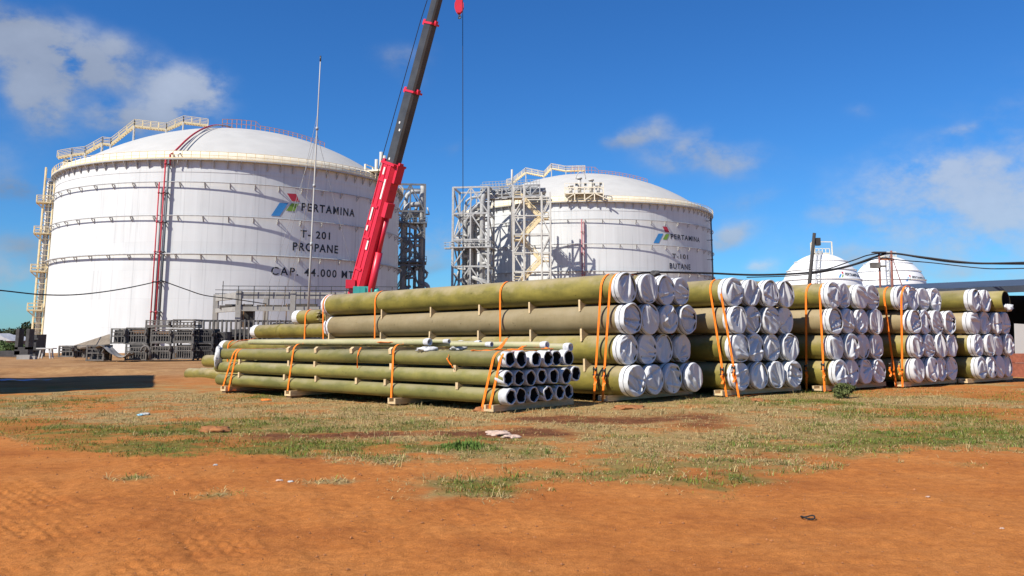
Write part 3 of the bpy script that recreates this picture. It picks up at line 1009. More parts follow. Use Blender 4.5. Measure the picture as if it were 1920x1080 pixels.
thin(1070, 1.92, -.285, .082, 10.5, 'thin pale pipe reaching farthest right on top of the low front stack')
thin(1026, 1.55, -.235, .070, 10.2, 'thin pale pipe ending just left of the longest thin pipe on the low stack')
thin(901, .75, -.195, .055, 8.6, 'thin pale pipe with a dark open mouth beside the orange knot on the low stack')
thin(868, 1.1, -.19, .05, 8.0, 'thin pale pipe second from the front on the low stack, shorter than its neighbours')
thin(806, .16, -.165, .072, 7.6, 'front thin pale pipe on the low stack, torn white wrap at its near mouth')

# ---------------------------------------------------------------- timber between layers
def saddle(fr, t, w0, pitch, cnt, h_lo, h_hi, R, label, group, mtl=M_WOOD, th=.055):
    """board with hollows for the pipes above and below"""
    prof_t, prof_b = [], []
    reach = R * .90
    g = .005
    xs_ = np.linspace(w0 - reach, w0 + (cnt - 1) * pitch + reach, 24 * cnt)
    mid = (h_lo + h_hi) / 2
    for x in xs_:
        c = w0 + round((x - w0) / pitch) * pitch
        d = abs(x - c)
        s = math.sqrt(max(0, (R + g) ** 2 - min(d, R) ** 2))
        top = min(h_hi - s, mid + R * .40); bot = max(h_lo + s, mid - R * .48)
        if top - bot < .012: top, bot = mid + .006, mid - .006
        prof_t.append((x - w0, top - mid)); prof_b.append((x - w0, bot - mid))
    prof = prof_b + prof_t[::-1]
    mb = MB()
    n = len(xs_)
    vs = [(x, y, z) for y in (-th / 2, th / 2) for x, z in prof]
    fs = []
    m = len(prof)
    for i in range(n - 1):
        a, b, c_, d_ = i, i + 1, m - 2 - i, m - 1 - i
        fs.append((a, b, c_, d_)); fs.append((m + d_, m + c_, m + b, m + a))
    for i in range(m):
        j = (i + 1) % m
        fs.append((i, m + i, m + j, j))
    mb.add(vs, fs)
    o = mb.build('spacer_board', mtl, None, fr.w(w0, t, mid), fr.rot)
    return tag(o, label, 'spacer board', group)


gi = 'spacer boards between pipe layers'
NTH = ['nearest the hooded ends', 'second from the hooded ends', 'third from the hooded ends', 'fourth from the hooded ends', 'fifth from the hooded ends', 'at the far end']
cols = {0: [1087, 993, 899, 808, 716, 612], 1: [1090, 995, 897, 806, 714, 617], 2: [1096]}
for li, us in cols.items():
    for k, u in enumerate(us):
        t = S1.along(u, -.28, (LEVELH[li] + LEVELH[li + 1]) / 2)
        saddle(S1, t, 0, wp[0], 4, LEVELH[li + 1], LEVELH[li], BIG_R,
               f"board under the {['top', 'second', 'third'][li]} layer of the first big stack, {NTH[k]}", gi)
for si in range(1, 5):
    for li in range(3):
        saddle(frames[si], 1.55, .06, wp[si], 4, LEVELH[li + 1], LEVELH[li], BIG_R,
               f"scalloped board under the {['top', 'second', 'third'][li]} layer of the {STN[si]}", gi)
NTH2 = ['nearest the open mouths', 'second from the open mouths', 'third from the open mouths', 'fourth from the open mouths', 'fifth from the open mouths', 'at the far end']
for li, us in {0: [853, 733, 590, 541, 449], 1: [857, 668, 722, 592, 533, 448]}.items():
    us = sorted(us, reverse=True)
    for k, u in enumerate(us):
        t = S2.along(u, -.13, (SH[li] + SH[li + 1]) / 2)
        saddle(S2, t, 0, .375, 6, SH[li + 1], SH[li], SR + .008,
               f"fishtail board under the {['top', 'middle'][li]} row of slim pipes, {NTH2[k]}", gi, th=.075)
for k, u in enumerate([735, 662, 595, 543]):
    t = S2.along(u, -.1, SH[0] + .2)
    mb = MB().prism([(-.16, -.10), (-.05, -.02), (2.1, -.02), (2.1, .03), (-.1, .05), (-.17, .0)], -.05, .05)
    o = mb.build('spacer_board', M_WOOD, None, S2.w(0, t, SH[0] + SR + .045), S2.rot)
    tag(o, f"thin board on top of the low stack, {['first', 'second', 'third', 'fourth'][k]} from the open mouths", 'spacer board', gi)


def cradle(fr, t, w0, w1, h_top, h_bot, label, tb=.27):
    """trough of three planks laid across under the lowest pipes"""
    mb = MB()
    n = w1 - w0
    mb.box((n / 2, 0, .022), (n, tb, .044))
    hh = h_top - h_bot
    mb.box((n / 2, -tb / 2 + .03, .046 + (hh - .046) / 2), (n, .055, hh - .046))
    mb.box((n / 2, tb / 2 - .03, .046 + (hh - .046) / 2), (n, .055, hh - .046))
    o = mb.build('timber_bearer', M_WOOD, None, fr.w(w0, t, h_bot), fr.rot)
    return tag(o, label, 'timber bearer', 'timber bearers under the stacks')


bb = SH[2] - SR
for k, u in enumerate([920, 738, 543, 422]):
    t = max(.30, S2.along(u, -.2, bb)) if k == 0 else S2.along(u, -.2, bb)
    cradle(S2, t, -.26, 2.25, bb - .004, bb - .13, f"pale timber trough under the low front stack, {['at the open mouths', 'second from the open mouths', 'third from the open mouths', 'at its far left end'][k]}")
    # packing under the trough
    bz = S2.w(-.1, t, bb - .13)
    g = gz(bz.x, bz.y) - .02
    hh = bz.z - g - .002
    if hh > .03:
        for q, w in enumerate((-.05, 1.9)):
            c = S2.w(w, t, 0)
            o = MB().box((0, 0, hh / 2), (.34, .2, hh)).build('packing_block', M_WOODBR, None, (c.x, c.y, g), (0, 0, S2.a))
            tag(o, f"brown block under the {['front', 'rear'][q]} end of the {['mouth-end', 'second', 'third', 'far left'][k]} trough, low stack", 'packing block', 'packing blocks under the stacks')
b4 = LEVELH[3] - BIG_R
for si, fr in enumerate(frames):
    for k, t in enumerate((.55, 6.0, 11.2) if si == 0 else (.40, 5.5)):
        if si == 0 and k > 1: continue
        cradle(fr, t, -.34, 3.05, b4 - .004, b4 - .125, f"timber trough under the {STN[si]}, {['near the hooded ends', 'midway along'][k]}", .28)
        for q, w in enumerate((-.05, 2.7)):
            c = fr.w(w, t, b4 - .125)
            g = gz(c.x, c.y) - .03
            hh = c.z - g - .002
            o = MB().box((0, 0, hh / 2), (.36, .24, hh)).build('packing_block', M_WOODBR, None, (c.x, c.y, g), (0, 0, fr.a))
            tag(o, f"block under the {['left', 'right'][q]} side of the trough {['near hoods', 'midway'][k]}, {STN[si]}", 'packing block', 'packing blocks under the stacks')


# ---------------------------------------------------------------- straps
def strap(fr, t_top, t_bot, w0, w1, R, h_top, h_bot, label, ratchet=True, wid=.058, r_h=None, slack=0.0, w0b=None, group='orange straps round the stacks'):
    """flat webbing round a stack: up one side, over the top, down the other, under the bearer"""
    g = R + .014
    w0b = w0 if w0b is None else w0b
    path = [(w0b - g, h_bot)]
    n = 12
    path += [(w0b + (w0 - w0b) * i / n - g - slack * math.sin(math.pi * i / n), h_bot + (h_top - h_bot) * i / n) for i in range(1, n)]
    path += [(w0 - g * math.cos(a), h_top + g * math.sin(a)) for a in [math.pi / 2 * i / 8 for i in range(9)]]
    path += [(w1 + g * math.sin(a), h_top + g * math.cos(a)) for a in [math.pi / 2 * i / 8 for i in range(9)]]
    path += [(w1 + g, h_bot)]
    th = .005
    vs, fs = [], []
    m = len(path)
    for i, (x, z) in enumerate(path):
        a, b = path[i - 1], path[(i + 1) % m]
        dx, dz = b[0] - a[0], b[1] - a[1]
        l = math.hypot(dx, dz) or 1
        nx_, nz_ = dz / l, -dx / l
        k = (z - h_bot) / (h_top - h_bot)
        tt = t_bot + (t_top - t_bot) * min(1.1, k) if x < (w0 + w1) / 2 else max(t_top, .62)
        for s_, yy in ((0, -wid / 2), (0, wid / 2), (th, wid / 2), (th, -wid / 2)):
            vs.append((x - nx_ * s_ - w0, tt + yy - t_bot, z - nz_ * s_ - h_bot))
    for i in range(m):
        j = (i + 1) % m
        for q in range(4):
            q2 = (q + 1) % 4
            fs.append((i * 4 + q, j * 4 + q, j * 4 + q2, i * 4 + q2))
    root = empty('ratchet_strap', fr.w(w0, t_bot, h_bot), fr.rot)
    tag(root, label, 'strap', group)
    MB().add(vs, fs).build('webbing', M_STRAP, root)
    if ratchet:
        h = r_h
        k = (h - h_bot) / (h_top - h_bot)
        y = (t_top - t_bot) * k
        mb = MB()
        mb.box((-g - .02, y - .045, h - h_bot), (.03, .012, .20)); mb.box((-g - .02, y + .045, h - h_bot), (.03, .012, .20))
        mb.tube([(-g - .03, y - .05, h - h_bot + .05), (-g - .03, y + .05, h - h_bot + .05)], .022, 8)
        mb.tube([(-g - .05, y - .05, h - h_bot - .08), (-g - .05, y + .05, h - h_bot - .08)], .014, 8)
        mb.build('ratchet_buckle', M_STEELDK, root)
        tl = [(-g - .02, y, h - h_bot - .04), (-g - .10, y - .03, h - h_bot - .13), (-g - .06, y - .06, h - h_bot - .22), (-g - .09, y - .02, h - h_bot - .30)]
        mb = MB()
        for p, q in zip(tl[:-1], tl[1:]):
            mb.beam(p, q, .05, .006, (1, 0, 0))
        mb.build('webbing_tail', M_STRAP, root)
    return root


hb = b4 - .135
w4 = 3 * wp[0]
strap(S1, S1.along(1138, -.2, .9), S1.along(1118, -.33, hb), -.07, w4, BIG_R, LEVELH[0], hb, 'orange strap over the first big stack, left one of the pair by its hoods', r_h=-.83)
strap(S1, S1.along(1155, -.2, .9), S1.along(1134, -.33, hb), -.07, w4, BIG_R, LEVELH[0], hb, 'orange strap over the first big stack, right one of the pair by its hoods', r_h=-.85)
strap(S1, S1.along(949, -.2, .9), S1.along(943, -.33, hb), -.07, w4, BIG_R, LEVELH[0], hb, 'orange strap round the middle of the first big stack', False)
strap(S1, S1.along(714, -.2, .9), S1.along(706, -.33, hb), -.07, w4, BIG_R, LEVELH[0], hb, 'orange strap round the first big stack toward its left end', False)
strap(S1, S1.along(616, -.2, .9), S1.along(611, -.33, hb), -.07, w4, BIG_R, LEVELH[0], hb, 'orange strap beside the white hood at the far left end of the first big stack', False)
pairs = {1: [(1336, 1362, 'left'), (1355, 1385, 'right')], 2: [(1514, 1512, 'left'), (1540, 1546, 'right')], 3: [(1668, 1680, 'left'), (1700, 1692, 'right')],
         4: [(1792, 1800, 'only')]}
for si, lst in pairs.items():
    fr = frames[si]
    for k, (ut, ub, nm) in enumerate(lst):
        if si == 4: continue
        strap(fr, fr.along(ut, -.25, LEVELH[0] + .2), fr.along(ub, -.35, hb), -.25 if si == 3 else 0.0, 3 * wp[si] - (.75 if si == 3 else 0), BIG_R, LEVELH[0], hb,
              f'orange strap, {nm} of the pair by the hoods of the {STN[si]}', True, r_h=-.9 + .05 * k, w0b=0.0)
hs = bb - .12
w6 = 5 * .375
strap(S2, S2.along(924, -.17, SH[0]), S2.along(903, -.17, hs), 0, 1.52, SR + .004, SH[0], hs, 'orange strap near the open mouths of the low stack, left of its pair', False, wid=.06)
strap(S2, S2.along(938, -.17, SH[0]), S2.along(917, -.17, hs), 0, 1.52, SR + .004, SH[0], hs, 'orange strap near the open mouths of the low stack, right of its pair', False, wid=.06)
strap(S2, S2.along(742, -.1, SH[0]), S2.along(733, -.17, hs), 0, w6, SR + .004, SH[0] + .14, hs, 'orange strap round the middle of the low front stack', False, wid=.06)
strap(S2, S2.along(554, -.1, SH[0]), S2.along(538, -.17, hs), 0, w6, SR + .004, SH[0] + .14, hs, 'orange strap round the low front stack left of its middle', False, wid=.06)
strap(S2, S2.along(441, -.1, SH[0]), S2.along(416, -.17, hs), 0, w6, SR + .004, SH[0], hs, 'orange strap at the far left end of the low stack, outer of two', False, wid=.07)
strap(S2, S2.along(447, -.1, SH[0]), S2.along(428, -.17, hs), 0, w6, SR + .004, SH[0], hs, 'orange strap at the far left end of the low stack, inner of two', False, wid=.07)
strap(S1, S1.along(432, .12 - .15, -.3), S1.along(428, .12 - .2, -1.4), .12, 1.2, MR, M_H[2], M_H[4] - MR, 'orange strap over the white-hooded end above the far left of the low stack', False, wid=.07)
strap(S1, S1.along(577, .12 - .15, .5), S1.along(570, .12 - .2, -1.4), .12, 1.2, MR, M_H[0], M_H[4] - MR, 'orange strap round the short top pipe beyond the first big stack', False, wid=.07)


def lying(pts, label, wid=.06):
    """loose webbing lying over things, as a twisting ribbon"""
    pts = [Vector(p) for p in pts]
    c = pts[0]
    mb = MB()
    fine = []
    for a, b in zip(pts[:-1], pts[1:]):
        for k in range(4):
            fine.append(a.lerp(b, k / 4) + Vector((0, 0, .006 * math.sin(len(fine) * 1.7))))
    fine.append(pts[-1])
    for i, (a, b) in enumerate(zip(fine[:-1], fine[1:])):
        mb.beam(a - c, b - c, wid, .007, (.35 * math.sin(i * .6), .3 * math.cos(i * .8), 1))
    o = mb.build('loose_strap', M_STRAP, None, c)
    return tag(o, label, 'strap', 'loose orange webbing on the low stack')


hT = SH[0] + SR + .03


def s2(u, w, h):
    return S2.w(w, S2.along(u, w, h), h)


lying([s2(708, .05, hT + .17), s2(735, .1, hT + .18), s2(760, .2, hT + .17), s2(800, .5, hT + .19), s2(830, .9, hT + .2)], 'orange webbing trailing along the thin pipes left of the torn white wrap')
lying([s2(884, .0, hT), s2(905, .05, hT + .01), s2(928, .1, hT + .02), s2(960, .4, hT + .02), s2(985, .8, hT + .03)], 'orange webbing bunched along the top edge near the open mouths', .08)
lying([s2(925, .1, hT + .02), s2(938, .3, hT + .06), s2(950, .9, hT + .25)], 'orange webbing rising from the knot above the open mouths', .07)
lying([s2(972, .6, hT + .02), s2(980, .8, hT + .08), s2(987, 1.0, hT + .10)], 'short orange strap end draped between the thin pipes', .05)
lying([s2(1015, 1.2, hT + .02), s2(1025, 1.3, hT + .05), s2(1036, 1.5, hT + .02)], 'orange strap end curled above the topmost open mouths', .07)
lying([S2.w(-.165, S2.along(842, -.165, SH[0]), SH[0] + .10), S2.w(-.20, S2.along(838, -.2, SH[0]), SH[0] + .01), S2.w(-.2, S2.along(846, -.2, SH[0]), SH[0] - .11), S2.w(-.19, S2.along(849, -.2, SH[0]), SH[0] - .16)],
      'short orange strap end hanging over the top slim pipe', .03)
lying([S2.w(-.02, S2.along(677, -.02, hT), hT + .05), S2.w(-.14, S2.along(673, -.14, hT), hT - .02), S2.w(-.19, S2.along(669, -.2, SH[0]), SH[0]), S2.w(-.19, S2.along(670, -.2, SH[0]), SH[0] - .24)],
      'thin orange strap hanging down the side of the low stack', .03)
lying([S1.w(.12 - .25, S1.along(430, -.13, -.31), -.31), S1.w(.0, S1.along(447, .0, -.1), -.08), S1.w(.12, S1.along(480, .1, .2), .0)], 'orange strap slanting up from the hooded end to the stepped pipe', .06)

thin(842, .42, -.15, .045, 6.5, 'thin pale pipe resting on the row of thin pipes, second one with a torn end', yaw=.012)
thin(922, .48, -.215, .05, 7.5, 'thin pale pipe ending under the orange knot on the low stack', yaw=-.008)
# torn plastic sheet by the mouth of the front thin pipe, cloth at the far end
def crumple(name, c, size, seed, m, label, cat, squash=.35):
    r = random.Random(seed)
    n, k = 14, 20
    vs, fs = [], []
    for i in range(n + 1):
        for j in range(k):
            th, ph = math.pi * i / n, 2 * math.pi * j / k
            q = 1 + .30 * math.sin(3 * ph + seed) * math.sin(2 * th) + .22 * math.sin(7 * ph + 2 * th + seed) + r.uniform(-.13, .13)
            vs.append((size[0] * q * math.sin(th) * math.cos(ph), size[1] * q * math.sin(th) * math.sin(ph), size[2] * q * math.cos(th)))
    for i in range(n):
        for j in range(k):
            fs.append((i * k + j, (i + 1) * k + j, (i + 1) * k + (j + 1) % k, i * k + (j + 1) % k))
    return tag(MB().add(vs, fs, True).build(name, m, None, c), label, cat)


crumple('torn_wrapping', s2(802, .0, hT + .02) + Vector((0, 0, .0)), (.22, .10, .05), 3, M_WRAP, 'torn white plastic wrapping under the front thin pipe mouth', 'wrapping')
crumple('torn_wrapping', s2(860, .6, hT + .04), (.17, .1, .05), 9, M_WRAP, 'crumpled grey plastic between thin pipes left of the orange knot', 'wrapping')
fe = S2.w(-.12, SL - .12, SH[0] - .08)
crumple('white_sheeting', fe, (.10, .16, .26), 5, M_CLOTH, 'white cloth bundle strapped at the far left end of the low stack', 'cloth')
c = s2(806, .55, hT + .26)
o = MB().box((0, 0, 0), (.16, .02, .15), Matrix.Rotation(.4, 3, 'Y')).box((.10, .0, -.06), (.12, .03, .02)).build('wood_offcut', M_WOOD, None, c, (0, 0, S2.a + .6))
tag(o, 'brown board offcut propped on top of the thin pipes', 'offcut')
c = S1.w(1.42, -.05, LEVELH[0] - BIG_R + .1)
fr5 = frames[4]
crumple('white_sheeting', fr5.w(2 * wp[4] + .10, -.34, LEVELH[0] - .215), (.17, .17, .10), 21, M_CLOTH, 'crumpled white cloth at the lip of the uncapped pipe', 'cloth')
# ---------------------------------------------------------------- storage tanks
def concrete_material(name, z0, z1):
    m = bpy.data.materials.new(name); m.use_nodes = True
    nt = m.node_tree; N, L = nt.nodes, nt.links
    b = N['Principled BSDF']; b.inputs['Roughness'].default_value = .62; b.inputs['Specular IOR Level'].default_value = .25
    t = N.new('ShaderNodeTexCoord'); s = N.new('ShaderNodeSeparateXYZ'); L.new(t.outputs['Object'], s.inputs[0])

    def M(op, a, b_=None, c=None):
        n = N.new('ShaderNodeMath'); n.operation = op
        for i, x in enumerate((a, b_, c)):
            if x is None: continue
            if isinstance(x, (int, float)): n.inputs[i].default_value = x
            else: L.new(x, n.inputs[i])
        return n.outputs[0]

    ang = M('ARCTAN2', s.outputs['Y'], s.outputs['X'])
    seg = M('MULTIPLY', ang, 52 / (2 * math.pi))
    fr = M('FRACT', seg)
    seam = M('LESS_THAN', M('ABSOLUTE', M('SUBTRACT', fr, .5)), .018)
    pan = N.new('ShaderNodeTexWhiteNoise'); pan.noise_dimensions = '2D'
    cb = N.new('ShaderNodeCombineXYZ'); L.new(M('FLOOR', seg), cb.inputs[0])
    lift = M('FLOOR', M('MULTIPLY', s.outputs['Z'], 1 / 4.1)); L.new(lift, cb.inputs[1])
    L.new(cb.outputs[0], pan.inputs['Vector'])
    zfr = M('FRACT', M('MULTIPLY', s.outputs['Z'], 1 / 4.1))
    zseam = M('LESS_THAN', zfr, .012)
    nz = N.new('ShaderNodeTexNoise'); nz.inputs['Scale'].default_value = .9; nz.inputs['Detail'].default_value = 7
    mp = N.new('ShaderNodeMapping'); mp.inputs['Scale'].default_value = (1.6, 1.6, .07); L.new(t.outputs['Object'], mp.inputs['Vector']); L.new(mp.outputs[0], nz.inputs['Vector'])
    nz2 = N.new('ShaderNodeTexNoise'); nz2.inputs['Scale'].default_value = .25; nz2.inputs['Detail'].default_value = 6; L.new(t.outputs['Object'], nz2.inputs['Vector'])
    v = M('MULTIPLY_ADD', nz.outputs['Fac'], .15, .745)
    v = M('MULTIPLY_ADD', nz2.outputs['Fac'], .10, v)
    v = M('MULTIPLY_ADD', pan.outputs['Value'], .045, v)
    st = N.new('ShaderNodeTexNoise'); st.inputs['Scale'].default_value = 2.2; st.inputs['Detail'].default_value = 5
    mp2 = N.new('ShaderNodeMapping'); mp2.inputs['Scale'].default_value = (1.2, 1.2, .035); L.new(t.outputs['Object'], mp2.inputs['Vector']); L.new(mp2.outputs[0], st.inputs['Vector'])
    run = N.new('ShaderNodeMapRange'); run.inputs['From Min'].default_value = .58; run.inputs['From Max'].default_value = .74; run.inputs['To Max'].default_value = .13
    L.new(st.outputs['Fac'], run.inputs['Value'])
    v = M('SUBTRACT', v, run.outputs[0])
    v = M('SUBTRACT', v, M('MULTIPLY', seam, .075)); v = M('SUBTRACT', v, M('MULTIPLY', zseam, .05))
    v = M('SUBTRACT', v, .235)
    col = N.new('ShaderNodeCombineXYZ')
    for i, f in enumerate((.965, .985, .96)): L.new(M('MULTIPLY', v, f), col.inputs[i])
    L.new(col.outputs[0], b.inputs['Base Color'])
    return m


M_SHELL = concrete_material('white_painted_concrete', 0, 30)
M_DOME = mat('white_dome_paint', (.49, .475, .435), .6, .06, .35, detail=8, spec=.25)
M_CREAM = mat('cream_paint', (.74, .60, .35), .6, .12, 2)
M_CREAMLT = mat('light_cream_paint', (.78, .70, .53), .6, .1, 1)
M_GALV = mat('grey_galvanised_steel', (.40, .40, .385), .5, .18, 3, spec=.4)
M_RED = mat('red_pipe_paint', (.46, .035, .05), .5, .15, 3)
M_SHADEST = mat('shade_toned_structural_steel', (.15, .155, .16), .55, .2, 2)  # grey steel with the tower's shade darkened into its colour
M_PALEST = mat('sun_toned_pale_steel', (.56, .54, .48), .55, .12, 2)  # light steel, its sunlit look lifted further in the colour
M_REDDUST = mat('faded_red_paint', (.36, .14, .15), .6, .15, 3)
M_DKPIPE = mat('dark_grey_pipe', (.10, .12, .13), .5, .15, 3)
M_BLACK = mat('black_lettering', (.018, .022, .03), .6, .1, 3)
M_LBLUE = mat('emblem_blue', (.045, .25, .56), .6, .05, 3)
M_LGRN = mat('emblem_green', (.20, .36, .05), .6, .05, 3)
M_LRED = mat('emblem_red', (.48, .035, .06), .6, .05, 3)
M_RUST = mat('brown_rail_paint', (.40, .17, .08), .6, .2, 3)


def ring_pts(R, z, n, a0=0, a1=2 * math.pi):
    return [(R * math.cos(a0 + (a1 - a0) * i / n), R * math.sin(a0 + (a1 - a0) * i / n), z) for i in range(n + (0 if abs(a1 - a0 - 2 * math.pi) < 1e-6 else 1))]


class Tank:
    def __init__(s, cx, cy, z_top, z_base, label):
        s.c = Vector((cx, cy, 0)); s.R = 29.0; s.zt = z_top; s.zb = z_base
        s.root = tag(empty('storage_tank', (cx, cy, z_base)), label, 'storage tank', 'domed white storage tanks')
        s.face = math.atan2(-cy, -cx)
        s.rise = 10.5
        s.rad = (s.R ** 2 + s.rise ** 2) / (2 * s.rise)

    def hit(s, u, v, R=None):
        """point of the shell seen in a direction -> (angle, height above base)"""
        R = R or s.R
        d = ray(u, v); o = Vector((0, 0, CAM_H)) - s.c
        a = d.x ** 2 + d.y ** 2; b = 2 * (o.x * d.x + o.y * d.y); c = o.x ** 2 + o.y ** 2 - R * R
        t = (-b - math.sqrt(max(0, b * b - 4 * a * c))) / (2 * a)
        p = o + d * t
        return math.atan2(p.y, p.x), p.z - s.zb

    def dome_z(s, rho):
        return s.zt - s.zb + s.rise - s.rad + math.sqrt(max(0, s.rad ** 2 - rho ** 2))

    def part(s, name, mb, m, parent=None):
        return mb.build(name, m, parent or s.root)

    def pt(s, ang, R, z):
        return Vector((R * math.cos(ang), R * math.sin(ang), z))


def bend_text(tank, text, ul, vl, ur, vr, cap_px, bold=.018, name='lettering', space=1.15, parent=None):
    """painted letters wrapped on the shell between two seen points of their base line"""
    cu = bpy.data.curves.new('lettering', 'FONT')
    cu.body = text; cu.size = 1.0; cu.offset = bold; cu.space_character = space; cu.resolution_u = 4
    ob = bpy.data.objects.new('lettering', cu)
    COL.objects.link(ob)
    bpy.context.view_layer.update()
    me = bpy.data.meshes.new_from_object(ob.evaluated_get(bpy.context.evaluated_depsgraph_get()))
    COL.objects.unlink(ob); bpy.data.objects.remove(ob)
    xs_ = [v.co.x for v in me.vertices]; ysv = [v.co.y for v in me.vertices]
    x0, x1 = min(xs_), max(xs_); y1 = .70
    a0, z0 = tank.hit(ul, vl); a1, z1 = tank.hit(ur, vr)
    _, zc = tank.hit(ul, vl - cap_px)
    hgt = zc - z0
    zb = (z0 + z1) / 2
    # split long edges so that wide strokes follow the curve
    for v in me.vertices:
        f = (v.co.x - x0) / (x1 - x0)
        a = a0 + (a1 - a0) * f
        z = zb + (v.co.y / y1) * hgt
        v.co = tank.pt(a, tank.R + .035, z)
    me.materials.clear(); me.materials.append(M_BLACK)
    me.update()
    return link(name, me, parent or tank.root)


def emblem(tank, root_name, quads):
    r = empty(root_name); r.parent = tank.root
    for nm, m, px in quads:
        (ua, va), (ub, vb), (uc, vc), (ud, vd) = px
        n = 8
        vs, fs = [], []
        for i in range(n + 1):
            f = i / n
            for p, q in (((ua, va), (ub, vb)), ((ud, vd), (uc, vc))):
                a, z = tank.hit(p[0] + (q[0] - p[0]) * f, p[1] + (q[1] - p[1]) * f)
                vs.append(tank.pt(a, tank.R + .04, z))
        for i in range(n):
            fs.append((2 * i, 2 * i + 2, 2 * i + 3, 2 * i + 1))
        MB().add(vs, fs).build(nm, m, r)


def build_tank(T, ring_z, stair, riser_sets, dome_pipe=None):
    R, H = T.R, T.zt - T.zb
    mb = MB().lathe([(R, 0), (R, H - .02)], 192)
    mb.lathe([(R + .04, H - 1.9), (R + .04, H - 1.5)], 192).lathe([(R - .01, H - 1.5), (R + .04, H - 1.5)], 192)
    T.part('shell', mb, M_SHELL)
    prof = [(R - .3, H - .05)]
    for i in range(0, 33):
        rho = (R - .35) * (1 - i / 32)
        prof.append((max(rho, .01), T.dome_z(rho)))
    T.part('dome', MB().lathe(prof, 160), M_DOME)
    # low cream kerb pipe inside the rail
    T.part('rim_band', MB().lathe([(R - .25, H + .0), (R - .25, H + 1.15), (R - .75, H + 1.4), (R - 1.2, H + 1.2)], 160), M_CREAMLT)
    # walkway with its brackets
    mb = MB().lathe([(R + .01, H - .16), (R + .72, H - .16)], 160).lathe([(R + .72, H - .16), (R + .72, H)], 160).lathe([(R + .72, H), (R - .2, H)], 160)
    nb = 96
    for i in range(nb):
        a = 2 * math.pi * i / nb
        mb.beam(T.pt(a, R, H - 1.25), T.pt(a, R + .68, H - .18), .13, .13)
        mb.beam(T.pt(a, R + .03, H - 1.3), T.pt(a, R + .03, H - .21), .13, .10)
    T.part('walkway', mb, M_GALV)
    mb = MB()
    for hh in (.55, 1.1):
        mb.tube(ring_pts(R + .69, H + hh, 144), .040, 5, closed=True)
    mb.lathe([(R + .725, H + .002), (R + .725, H + .16)], 144)
    for i in range(144):
        a = 2 * math.pi * i / 144
        mb.beam(T.pt(a, R + .69, H), T.pt(a, R + .69, H + 1.1), .07)
    T.part('handrail', mb, M_CREAM)
    # spray rings standing off the shell
    for z in ring_z:
        thick = z == ring_z[-1]
        mb = MB().tube(ring_pts(R + .58, z, 180), .14 if thick else .085, 6, closed=True)
        nb = 52
        for i in range(nb):
            a = 2 * math.pi * (i + .3) / nb
            mb.beam(T.pt(a, R, z - .1), T.pt(a, R + .58, z - .1), .10)
            mb.beam(T.pt(a, R, z - .75), T.pt(a, R + .55, z - .13), .09)
            mb.beam(T.pt(a, R + .02, z - .8), T.pt(a, R + .02, z), .09)
        T.part('spray_ring', mb, M_GALV)
    # stairs stepping up over the dome
    side = T.face - math.pi / 2        # towards the left as seen from the yard
    nrm = Vector((math.cos(T.face), math.sin(T.face), 0)); lf = Vector((math.cos(side), math.sin(side), 0))
    pts = []
    o = Vector((0, 0, CAM_H)) - T.c
    for u, v in stair:
        d = ray(u, v); t = -(o.dot(nrm)) / d.dot(nrm)
        p = o + d * t
        pts.append((p.dot(lf), p.z - T.zb))
    mb, rail, posts = MB(), MB(), []
    for (a, za), (b, zb_) in zip(pts[:-1], pts[1:]):
        A, B = lf * a + Vector((0, 0, za)), lf * b + Vector((0, 0, zb_))
        for sgn in (-.5, .5):
            mb.beam(A + nrm * sgn, B + nrm * sgn, .12, .34)
        L = (B - A).length
        k = max(2, int(L / .45))
        for i in range(k):
            c = A.lerp(B, (i + .5) / k)
            mb.box(c, (1.0, .3, .05), Matrix.Rotation(T.face, 3, 'Z'))
        k = max(1, int(L / 1.3))
        for sgn in (-.55, .55):
            for hh in (.6, 1.15):
                rail.beam(A + nrm * sgn + Vector((0, 0, hh)), B + nrm * sgn + Vector((0, 0, hh)), .085)
            for i in range(k + 1):
                c = A.lerp(B, i / k) + nrm * sgn
                rail.beam(c, c + Vector((0, 0, 1.15)), .08)
        k = max(1, int(L / 5.5))
        for i in range(1, k + 1):
            c = A.lerp(B, i / k)
            zd = T.dome_z(min(R, abs(c.dot(lf))))
            if c.z - zd > .3:
                for sgn in (-.5, .5):
                    q = c + nrm * sgn
                    posts.append(((q.x, q.y, zd - .1), q))
    st = T.part('roof_stairway', mb, M_CREAM)
    T.part('stair_rail', rail, M_CREAM, st)
    for p_, q_ in posts:
        T.part('stair_post', MB().beam(p_, q_, .20), M_DOME, st)
    # crown platform rail on the far side of the top
    mb = MB()
    prev = None
    for i in range(23):
        q = nrm * 10.2 - lf * (-3.0 + i * .78)
        z = T.dome_z(math.hypot(q.x, q.y))
        h_ = 1.5 if i < 8 else .8
        mb.beam((q.x, q.y, z - .1), (q.x, q.y, z + h_), .09)
        if prev:
            for hh in (.5, 1.0):
                mb.beam(prev[0] + Vector((0, 0, prev[1] + prev[2] * hh)), q + Vector((0, 0, z + h_ * hh)), .07)
        prev = (q, z, h_)
    T.part('crown_rail', mb, M_RUST)
    # vertical pipes climbing the shell
    for m, rad, (ut, vt), (ub, vb), stand in riser_sets:
        a0, zt = T.hit(ut, vt, R + stand); a1, z1 = T.hit(ub, vb, R + stand)
        am = (a0 + a1) / 2
        mb = MB().tube([T.pt(am, R + stand, 0), T.pt(am, R + stand, zt)], rad, 8)
        z = 2.0
        while z < zt:
            mb.beam(T.pt(am, R, z), T.pt(am, R + stand, z), .12)
            mb.tube([T.pt(am, R + stand, z - .12), T.pt(am, R + stand, z + .12)], rad * 1.5, 8)
            z += 4.3
        T.part('riser_pipe', mb, m)
